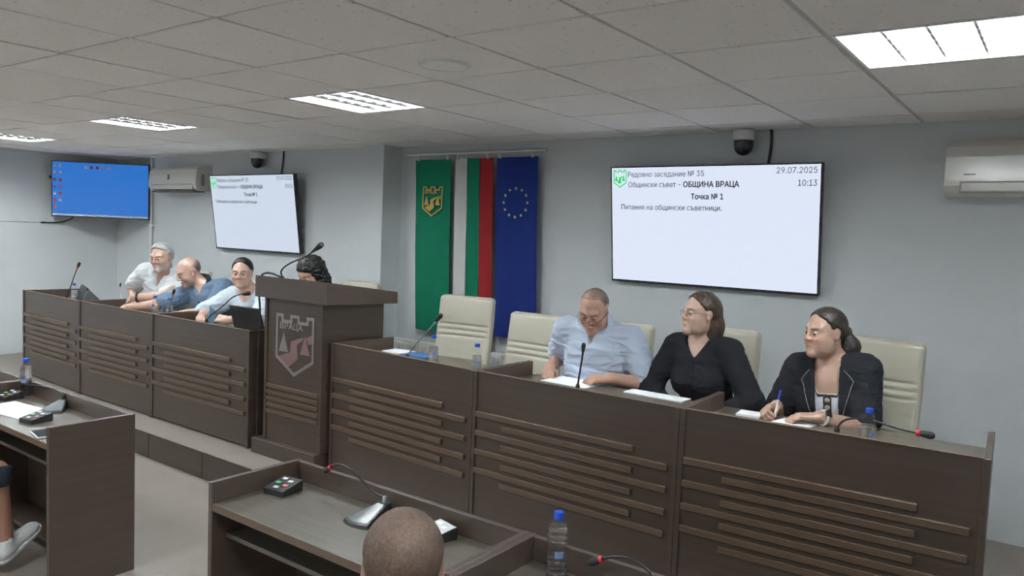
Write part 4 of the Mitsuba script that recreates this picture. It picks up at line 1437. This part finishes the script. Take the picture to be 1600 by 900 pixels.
def bumpy(key, inner, scale):
    scene[key] = {'type': 'twosided', 'bsdf': {'type': 'bumpmap', 'arbitrary': STRAND, 'scale': scale, 'bsdf': inner}}


def hair_mat(key, a, b, rough=.42):
    def fn(p, n, uv):
        t = mikit.fbm(p.x * 420.0, p.y * 420.0, p.z * 60.0, octaves=2)
        return mikit.mix(a, b, t)
    bumpy(key, {'type': 'principled', 'base_color': mikit.proc(fn), 'roughness': rough, 'specular': .45}, .0016)


bumpy('mat_hair_colored', {'type': 'principled', 'base_color': vc, 'roughness': .5, 'specular': .35}, .0010)


def two_tone(hair_c, skin_c, fade=.035, top=None, seed=3):
    """hair colour that thins out to the skin at the hairline (and on the crown where top says so)"""
    def fn(q, s, V):
        w = np.clip((s - .004 + (noise_at(V, 170, seed) - .5) * .018) / fade, 0, 1)
        if top is not None:
            w = w * (1 - top(q))
        n = .72 + .56 * noise_at(V * np.array([1, 1, .4]), 420, seed + 1)
        return np.asarray(skin_c) * (1 - w)[:, None] + np.asarray(hair_c) * (w * n)[:, None]
    return fn


hair_mat('mat_hair_grey', (.22, .22, .22), (.50, .49, .48)); hair_mat('mat_hair_salt', (.055, .048, .042), (.17, .155, .14)); hair_mat('mat_hair_dark', (.008, .007, .007), (.022, .019, .018))
hair_mat('mat_hair_black', (.004, .004, .004), (.013, .012, .012)); hair_mat('mat_hair_brown', (.030, .019, .013), (.075, .048, .034)); hair_mat('mat_hair_darkbrown', (.012, .009, .008), (.040, .029, .024))


def buzz_fn(p, n, uv):
    t = mikit.fbm(p.x * 520.0, p.y * 520.0, p.z * 190.0, octaves=2)
    w = mikit.fbm(p.x * 95.0, p.y * 95.0, p.z * 60.0, octaves=2)
    dx, dy, dz = p.x - 3.385, p.y + 1.185, p.z - 1.180      # thinner hair round the whorl
    thin = 0.45 * dr.exp(-(dx * dx + dy * dy + dz * dz) / 0.0022)
    v = dr.clip(0.62 * t + 0.30 * w + thin, 0, 1)
    return mikit.mix((.022, .0145, .0105), (.150, .098, .074), v)


bumpy('mat_hair_buzz', {'type': 'principled', 'base_color': mikit.proc(buzz_fn), 'roughness': .6, 'specular': .25}, .0012)

# ---------------------------------------------------------------- the people in the room
RAD = math.radians


def neckhole(q, r=.068, z=-.045):
    return np.minimum(r - np.hypot(q[:, 0], q[:, 1] + .012), q[:, 2] - z)


def vcut(q, w, depth, p=1.0):
    v = w * np.clip(1 + q[:, 2] / depth, 0, None) ** p
    v = np.where(q[:, 2] < -depth, -.02, v)
    return np.minimum(np.minimum(v - np.abs(q[:, 0]), q[:, 1] - .01), .05)


def buttons(ctx, sdf, pts, r, mat, lift=.001):
    for p in on_surface(ctx, sdf, pts, lift):
        R = ctx['R']
        add('button', lathe([(0, -.002), (r, -.002), (r, .0015), (r * .7, .0022), (0, .002)], 14), mat, ctx['k'], smooth=40, M=frame(p, R[:, 0], -R[:, 2], R[:, 1]))


principled('mat_button_pale', (.55, .56, .58), .4); principled('mat_button_cream', (.62, .55, .42), .35)
hl_short = lambda q: q[:, 2] - .83 * q[:, 1] - .004
SK_M, SK_F = (.43, .245, .175), (.52, .325, .245)

# man in glasses, pale blue shirt
k, c = person('man in glasses and a pale blue short-sleeved shirt, reading papers', dict(
    yaw=RAD(6), neck=(2.150, 1.655, 1.250), pelvis=(2.10, 1.84, .775), girth=1.28, belly=1.12, sw=.205, arm=1.10, neckr=.064,
    head=(2.172, 1.565, 1.355), hyaw=RAD(9), hpitch=RAD(-27), hroll=RAD(-3), cheek=1.10, jaw=1.18,
    wR=(1.885, 1.565, .985), hdR=(.45, -.85, -.16), eR=(-.45, .35, -.8), curlR=(.55, .6, .65, .7), hnR=(-.2, -.3, 1),
    wL=(2.315, 1.535, .992), hdL=(-.80, -.55, -.14), eL=(.55, .45, -.6), l1=.27, l2=.24, curlL=(.35, .45, .5, .5), hnL=(.2, -.35, .95),
    hand=1.06, skin=(.46, .265, .195), stubble=(.18, (.25, .17, .13)), eyes=.45, brow=(.09, .07, .06), trousers='mat_trousers'))
hair(c, .0042, front_line(.084, 3.0, .024), 'mat_hair_colored', amp=.0012, freq=(170, 170, 120), under=-.002, soft=.05, color=two_tone((.085, .075, .068), (.40, .22, .155), .03, top=lambda q: .45 * np.clip((q[:, 2] - .075) / .03, 0, 1) * np.clip((q[:, 1] + .05) / .05, 0, 1)))
garment(c, 'shirt', .013, .92, 'mat_shirt_light', cut=lambda q, P: vcut(q - np.array([0, 0, .03]), .030, .085), stand=.080, fold=.009, seed=4, sl_thick=1.15)
collar(c, 'mat_shirt_light', R0=.084, gap=.012, drop=.044, oz=.030, oy=.030, fwd=.50)
s = c['sdf_shirt']
patch(c, 'placket', s, lambda x, z: np.maximum(np.abs(x) - .016, np.maximum(z + .09, -.46 - z)), (-.05, .05), (-.5, -.05), 'mat_shirt_light', .0015, thick=.0016)
patch(c, 'pocket', s, lambda x, z: np.maximum(np.abs(x - .095) - .05, np.maximum(z + .17, -.29 - z)), (.02, .18), (-.33, -.14), 'mat_shirt_light', .0012, thick=.0016)
buttons(c, s, [(0, -.13), (0, -.21), (0, -.29), (0, -.37)], .005, 'mat_button_pale', .003)
glasses(c, 'mat_black', dz=-.012, dy=.012, h=.0135)

# young woman in black
k, c = person('young woman in glasses and a buttoned black blazer with long brown hair, looking left', dict(
    yaw=RAD(-6), fem=1.0, neck=(2.755, 1.725, 1.240), pelvis=(2.775, 1.86, .775), girth=.98, sw=.160, neckr=.046, bust=True,
    head=(2.762, 1.675, 1.383), hyaw=RAD(-36), hpitch=RAD(5), hs=.965, plump=.5,
    wR=(2.68, 1.575, .835), hdR=(.85, -.4, -.1), eR=(-.8, .2, -.2), wL=(2.86, 1.585, .84), hdL=(-.85, -.4, -.1), eL=(.8, .2, -.2), curlR=(.5,), curlL=(.5,),
    skin=(.56, .37, .29), cheek=.93, jaw=.85, brow=(.06, .04, .03), lip=(.42, .17, .15), trousers='mat_blazer'))
hair(c, .0095, front_line(.078, 9.0, .036), 'mat_hair_brown', ear=.026, amp=.0022, freq=(110, 110, 22), reach=.10,
     extra=lambda q: smin(cone(q, (0, -.060, .035), (0, -.085, -.060), .066, .060), cone(q, (0, -.085, -.06), (.0, -.095, -.20), .060, .046), .04))
garment(c, 'blazer', .014, 1.93, 'mat_blazer', cut=lambda q, P: np.maximum(neckhole(q, .060), vcut(q, .054, .066, .8)), fold=.0045, seed=9, sl_thick=1.10, waist=.86)
s = c['sdf_blazer']
patch(c, 'front_flap', s, lambda x, z: np.maximum(np.abs(x + .012) - .020, np.maximum(z + .068, -.46 - z)), (-.06, .06), (-.5, -.05), 'mat_blazer', .0016, thick=.0018)
buttons(c, s, [(-.008, -.20), (-.008, -.29), (-.008, -.38)], .008, 'mat_black_gloss', .004)
glasses(c, 'mat_grey', dz=-.002, dy=-.003)
add('hair_clip', rbox(-.028, .028, -.006, .006, -.004, .004, .0035, 8), 'mat_metal', k, smooth=40, M=frame(c['H']((0, -.02, .132)), c['HR'][:, 0], c['HR'][:, 1], c['HR'][:, 2]))

# woman with the ponytail
k, c = person('woman with a dark ponytail in a short-sleeved black jacket, writing at the rightmost desk', dict(
    yaw=RAD(2), neck=(3.425, 1.715, 1.222), pelvis=(3.47, 1.85, .775), girth=1.08, belly=1.05, sw=.155, neckr=.051, bust=True, fem=.7,
    head=(3.405, 1.665, 1.353), hyaw=RAD(-37), hpitch=RAD(-1), hs=.98, cheek=1.0, jaw=.92, plump=1.0,
    wR=(3.245, 1.500, .995), hdR=(-.30, -.90, -.12), eR=(-.35, .6, -.7), curlR=(1.0, .95, .9, .95), hnR=(-.75, -.1, .65),
    wL=(3.455, 1.455, .985), hdL=(-.88, -.45, -.06), eL=(.55, .35, -.7), curlL=(.35,),
    skin=(.54, .34, .255), brow=(.04, .03, .025), lip=(.36, .14, .13), trousers='mat_jacket'))
hair(c, .0075, front_line(.081, 9.0, .034), 'mat_hair_darkbrown', ear=.027, amp=.0014, freq=(120, 120, 30), reach=.07,
     extra=lambda q: smin(smin(cone(q, (0, -.085, .030), (0, -.118, .008), .030, .024), cone(q, (0, -.120, .005), (.010, -.142, -.070), .026, .046), .02), cone(q, (.010, -.142, -.07), (.02, -.130, -.185), .046, .022), .03))
add('hair_tie', lathe([(.020, -.008), (.027, -.008), (.030, 0), (.027, .008), (.020, .008), (.020, -.008)], 20), 'mat_black', k, smooth=40, M=frame(c['H']((0, -.116, .010)), c['HR'][:, 0], c['HR'] @ unit((0, .6, .8)), c['HR'] @ unit((0, -.8, .6))))
add('earring', trimesh.creation.icosphere(2, .005), 'mat_metal', k, smooth=True, M=mat4(c['H']((.080, -.004, -.038))))
garment(c, 'top', .006, .03, 'mat_top_white', cut=lambda q, P: np.maximum(neckhole(q, .10, -.08), np.minimum(q[:, 2] + .128 - 6.0 * np.maximum(0, np.abs(q[:, 0]) - .045) ** 1.2, q[:, 1])), fold=.002, seed=3)
st = c['base_top']
patch(c, 'neck_trim', st, lambda x, z: np.abs(z + .134 - 6.0 * np.maximum(0, np.abs(x) - .045) ** 1.2) - .006, (-.10, .10), (-.18, -.05), 'mat_black_matt', .0008, thick=.0018, res=.003)
patch(c, 'button_band', st, lambda x, z: np.maximum(np.abs(x) - .019, np.maximum(z + .130, -.243 - z)), (-.03, .03), (-.26, -.12), 'mat_black_matt', .0010, thick=.0018, res=.003)
buttons(c, st, [(0, -.154), (0, -.187), (0, -.220)], .0125, 'mat_button_cream', .004)
jv = lambda z: .062 - .012 * np.clip(-z / .3, 0, 1) + .03 * np.clip((-z - .42) / .1, 0, 1)
garment(c, 'jacket', .016, .93, 'mat_jacket', cut=lambda q, P: np.maximum(neckhole(q, .066), np.minimum(jv(q[:, 2]) - np.abs(q[:, 0]), q[:, 1] - .005)), fold=.004, seed=12, sl_thick=1.12, waist=.95)
s = c['sdf_jacket']
s0 = c['base_jacket']
lapw = lambda z: .060 * np.clip((z + .285) / .215, 0, 1)
for sgn in (1, -1):
    patch(c, 'lapel', s0, lambda x, z, sgn=sgn: np.maximum(np.maximum(jv(z) - .002 - sgn * x, sgn * x - jv(z) - lapw(z)), z + .070 - 1.1 * np.maximum(0, .125 - sgn * x)), (sgn * .03, sgn * .16), (-.30, .02), 'mat_jacket', .0045, thick=.0022)
    edge = [(.078, -.016), (.100, -.040), (.121, -.068)] + [(float(jv(z) + lapw(z)) - .002, z) for z in np.linspace(-.085, -.275, 14)]
    pts = on_surface(c, s0, [(sgn * x, z) for x, z in edge], .0085)
    add('piping', tube(pts, .0020, 6), 'mat_piping', k, smooth=True)
    pts = on_surface(c, s0, [(sgn * (jv(z) + .006), z) for z in np.linspace(-.52, -.275, 18)], .004)
    add('piping', tube(pts, .0020, 6), 'mat_piping', k, smooth=True)
sh, el, wr = c['arms'][0][:3]
for (sh, el, wr, _, _) in c['arms']:
    d = unit(el - sh); a = unit(np.cross(d, (0, 0, 1.))); b = np.cross(d, a); o = sh + (el - sh) * .905
    add('piping', tube([o + .0625 * (math.cos(t) * a + math.sin(t) * b) for t in np.linspace(0, 2 * math.pi, 25)], .0017, 6), 'mat_piping', k, smooth=True)
sh, el, wr = c['arms'][0][:3]
d = unit(wr - el); a = unit(np.cross(d, (0, 0, 1.))); b = np.cross(d, a); o = wr - d * .022
wk = add('wristwatch', tube([o + .0355 * (math.cos(t) * a + math.sin(t) * b) for t in np.linspace(0, 2 * math.pi, 25)], .007, 8), 'mat_white', k, smooth=True, label='white wristwatch strap with a dark face')
wn = unit(np.array([0, -.75, .65]) - d * (np.array([0, -.75, .65]) @ d))
add('face', rbox(-.015, .015, -.014, .014, -.004, .004, .003, 8), 'mat_black_gloss', wk, smooth=40, M=frame(o + wn * .0405, d, np.cross(wn, d), wn), label='dark watch face')
wR = c['arms'][1][2]
tip = np.array(c['arms'][1][4][0][2][1]); kn = np.array(c['arms'][1][4][0][0][0])
kp = thing('pen', 'blue pen held in the writing hand of the ponytailed woman', 'pen')
pa = tip * .6 + np.array(c['arms'][1][4][4][2][1]) * .4 + np.array([0, -.004, -.004]); pdn = unit((-.12, -.22, -1.0))
pa0 = pa + pdn * max(.01, (pa[2] - Zd - .014) / -pdn[2]); 
add('barrel', tube([pa0 - pdn * .012, pa0 - pdn * .10], .0042, 8), 'mat_paper', kp, smooth=40)
add('tip', tube([pa0, pa0 - pdn * .012], [.0008, .004], 8), 'mat_grey', kp, smooth=40)
add('cap', tube([pa0 - pdn * .098, pa0 - pdn * .145], .0048, 8), 'mat_pen', kp, smooth=40)

# man in the white shirt
k, c = person('grey-haired man in a white shirt and black watch, leftmost at the dais', dict(
    yaw=RAD(18), neck=(-2.405, 1.590, 1.275), pelvis=(-2.66, 1.84, .775), girth=1.30, belly=1.15, sw=.205, arm=1.15, neckr=.064,
    head=(-2.345, 1.525, 1.428), hyaw=RAD(24), hpitch=RAD(-8), hroll=RAD(0), cheek=1.10, jaw=1.14, hs=1.02,
    wL=(-2.36, 1.285, 1.075), hdL=(-.9, -.2, -.42), eL=(.9, -.1, -.2), curlL=(.5,), hnL=(-.2, -.8, .5),
    wR=(-2.66, 1.43, .99), hdR=(.75, -.5, -.05), eR=(-.9, .1, -.3), curlR=(.5,),
    skin=(.50, .315, .24), stubble=(.62, (.46, .42, .39)), eyes=.75, brow=(.16, .14, .13), trousers='mat_trousers'))
hair(c, .017, front_line(.086, 5.0, .030), 'mat_hair_colored', amp=.0055, freq=(85, 85, 70), color=two_tone((.40, .395, .385), (.46, .29, .22), .015))
garment(c, 'shirt', .014, .90, 'mat_shirt_white', cut=lambda q, P: vcut(q - np.array([0, 0, .03]), .034, .095), stand=.080, fold=.006, seed=21, sl_thick=1.25)
collar(c, 'mat_shirt_white', R0=.084, gap=.018, drop=.044, oz=.024, oy=.024, fwd=.42)
buttons(c, c['sdf_shirt'], [(0, -.16), (0, -.24), (0, -.32)], .006, 'mat_grey', .002)
sh, el, wr = c['arms'][0][:3]
d = unit(wr - el); a = unit(np.cross(d, (0, 0, 1.))); b = np.cross(d, a); o = wr - d * .03
wk = add('wristwatch', tube([o + .0385 * (math.cos(t) * a + math.sin(t) * b) for t in np.linspace(0, 2 * math.pi, 25)], .010, 8), 'mat_black', k, smooth=True, label='black wristwatch')

# bald man
k, c = person('bald man in a blue short-sleeved shirt, bent down over a phone', dict(
    yaw=RAD(20), neck=(-1.80, 1.61, 1.215), pelvis=(-1.78, 1.84, .775), girth=1.15, belly=1.05, sw=.195, arm=1.08, neckr=.060,
    head=(-1.885, 1.520, 1.325), hyaw=RAD(-14), hpitch=RAD(-24), cheek=1.02, jaw=1.08, hs=1.02,
    wR=(-2.40, 1.255, .985), hdR=(-1, -.05, -.03), eR=(-.2, -.7, -.4), l1=.30, l2=.275, curlR=(.75, .8, .8, .8), hnR=(0, -.5, .85),
    wL=(-1.72, 1.36, .985), hdL=(-.9, -.35, 0), eL=(.9, -.1, -.3), curlL=(.5,),
    skin=(.54, .34, .26), stubble=(.35, (.26, .20, .17)), scalp=(.0, (.2, .15, .12)), eyes=.5, brow=(.07, .055, .045), trousers='mat_trousers'))
hair(c, .0030, lambda q: np.minimum(np.minimum(q[:, 2] - .83 * q[:, 1] - .004, (.072 - q[:, 2] - .55 * (q[:, 1] + .02)) * .9), .2), 'mat_hair_colored', amp=.0008, freq=(200, 200, 200), under=-.002, soft=.04, color=two_tone((.11, .09, .08), (.50, .31, .235), .05))
garment(c, 'shirt', .013, .86, 'mat_shirt_blue', cut=lambda q, P: np.maximum(neckhole(q, .070), vcut(q, .030, .048)), fold=.006, seed=31, sl_thick=1.25)
collar(c, 'mat_navy', R0=.074, gap=.016, drop=.038, fwd=.45, oz=.024, oy=.012)
patch(c, 'placket', c['sdf_shirt'], lambda x, z: np.maximum(np.abs(x) - .018, np.maximum(z + .09, -.26 - z)), (-.05, .05), (-.3, -.05), 'mat_navy', .0015, thick=.0016)
wr = c['arms'][1][2]
pf = np.array(c['arms'][1][4][1][1][0])
phone('black phone in the hand of the bald man', 0, 0, 0, .075, .15, 0, M=frame(pf + np.array([-.055, -.012, -.004]), unit((.25, .95, .15)), unit((.95, -.25, .35)), unit(np.cross(unit((.25, .95, .15)), unit((.95, -.25, .35))))) if False else frame(pf + np.array([-.050, -.010, .002]), (0, 1, 0), unit((.90, 0, .30)), unit(np.cross((0, 1, 0), unit((.90, 0, .30))))))

# woman in the pale blouse
k, c = person('woman in a pale blouse with dark tied hair, behind the laptop', dict(
    yaw=RAD(22), neck=(-1.165, 1.625, 1.215), pelvis=(-1.20, 1.84, .775), girth=1.20, belly=1.10, sw=.172, arm=1.05, neckr=.055, bust=True, fem=.7,
    head=(-1.165, 1.560, 1.362), hyaw=RAD(40), hpitch=RAD(-4), cheek=1.06, jaw=1.0, plump=1.0,
    wR=(-1.36, 1.31, .99), hdR=(.8, -.5, .1), eR=(-.9, .0, -.3), curlR=(.8,), wL=(-1.03, 1.33, 1.0), hdL=(-.95, -.25, .1), eL=(.9, .1, -.3), curlL=(.7,), hnL=(0, -.7, .7),
    skin=(.54, .35, .27), brow=(.03, .025, .02), lip=(.36, .16, .14), trousers='mat_trousers'))
hair(c, .0080, front_line(.085, 10.0, .036), 'mat_hair_black', ear=.027, amp=.001, freq=(100, 100, 40), extra=lambda q: ell(q, (0, -.110, .015), (.034, .030, .034)))
garment(c, 'blouse', .015, 1.35, 'mat_blouse', cut=lambda q, P: np.maximum(neckhole(q, .066), vcut(q, .072, .050, .6)), fold=.007, seed=41, sl_thick=1.3)
ph_ = np.array(c['arms'][0][4][1][1][0])
phone('blue-grey phone held by the woman in the pale blouse', 0, 0, 0, .075, .15, 0, 'mat_phone_blue', M=frame(ph_ + np.array([-.01, -.035, .008]), unit((.80, .25, -.5)), unit((-.35, .3, .9)), -unit(np.cross(unit((.80, .25, -.5)), unit((-.35, .3, .9))))) @ mat4((0, 0, 0)))

# woman with black curls behind the lectern
k, c = person('woman with thick black curly hair, head bent down behind the lectern', dict(
    yaw=RAD(15), neck=(-.375, 1.73, 1.245), pelvis=(-.34, 1.88, .775), girth=1.0, sw=.165, neckr=.048, bust=True, fem=1.0,
    head=(-.425, 1.655, 1.395), hyaw=RAD(8), hpitch=RAD(-26), hs=.97,
    wR=(-.55, 1.45, .985), hdR=(.7, -.6, 0), eR=(-.8, .1, -.3), wL=(-.28, 1.47, .985), hdL=(-.7, -.6, 0), eL=(.25, .3, -.8), kneeL=(-.26, 1.49, .80), kneeR=(-.46, 1.49, .80),
    skin=(.48, .28, .205), brow=(.02, .016, .014), eyes=.4, trousers='mat_trousers'))
hair(c, .020, lambda q: np.minimum(q[:, 2] - .55 * q[:, 1] - .012 + .6 * np.maximum(0, .05 - q[:, 1]), .2), 'mat_hair_black', amp=.008, freq=(62, 62, 50), seed=6, reach=.07, res=.003, ear=0,
     extra=lambda q: smax(smin(ell(q, (0, -.035, .050), (.112, .108, .098)), ell(q, (0, -.055, -.07), (.125, .088, .125)), .05), -ell(q, (0, .130, -.045), (.068, .090, .100)), .02))
garment(c, 'top', .012, 1.5, 'mat_dark_top', cut=lambda q, P: np.maximum(neckhole(q, .062), vcut(q, .06, .1)), fold=.005, seed=51, sl_thick=1.2)

# man seen from behind in the foreground
A8 = math.pi + .70
k, c = person('man with cropped brown hair seen from behind in the foreground', dict(
    yaw=A8, neck=(3.425, -1.245, .955), pelvis=(3.585, -1.46, .565), girth=1.15, sw=.200, neckr=.062, arm=1.1, floor=0.0,
    head=(3.335, -1.155, 1.094), hyaw=A8 + .03, hpitch=RAD(-14), hs=1.0, hres=.0024,
    wL=(3.10, -1.16, .66), wR=(3.42, -.98, .66), eL=(-.5, -.5, -.5), eR=(.6, .4, -.5),
    skin=(.46, .25, .18), scalp=(.8, (.20, .125, .09)), trousers='mat_denim'))
hair(c, .0045, lambda q: np.minimum(q[:, 2] - .70 * q[:, 1] + .004 + .75 * np.maximum(0, -.035 - q[:, 1]), .2), 'mat_hair_buzz', amp=.0013, freq=(230, 230, 160), res=.0022, under=-.002, soft=.035)
garment(c, 'tee_shirt', .013, .6, 'mat_tee', cut=lambda q, P: neckhole(q, .072), fold=.004, seed=61, sl_thick=1.3)
# chair of the foreground man
chair('cream leather office chair under the man with cropped hair', 3.60, -1.48, 0, A8)

# person cut off by the left edge, one white sneaker in view
k, c = person('person with a white sneaker under the left foreground desk, mostly outside the photo', dict(
    yaw=math.pi, neck=(-.10, -1.10, 1.08), pelvis=(-.08, -1.20, .565), girth=1.1, sw=.19, floor=0.0,
    head=(-.10, -1.05, 1.215), hyaw=math.pi, hpitch=RAD(-8), hres=.004, handres=.005,
    wL=(-.26, -.86, .66), wR=(.02, -.86, .66), kneeR=(.170, -.725, .50), ankleR=(.195, -.690, .155), footR=(-.40, .80, .36), kneeL=(-.15, -.74, .50), ankleL=(-.17, -.72, .085), footL=(-.1, 1, 0),
    hem_z=lambda P: .44 - P[:, 2], trousers='mat_denim', shoe='mat_sneaker', sneaker=True, skin=(.36, .19, .13)))
hair(c, .008, hl_short, 'mat_hair_dark', res=.005)
garment(c, 'tee_shirt', .013, .6, 'mat_navy', cut=lambda q, P: neckhole(q, .07), fold=.004, seed=71, sl_thick=1.3, res=.008)
chair('cream leather office chair under the person in shorts at the left edge', -.08, -1.24, 0, math.pi)
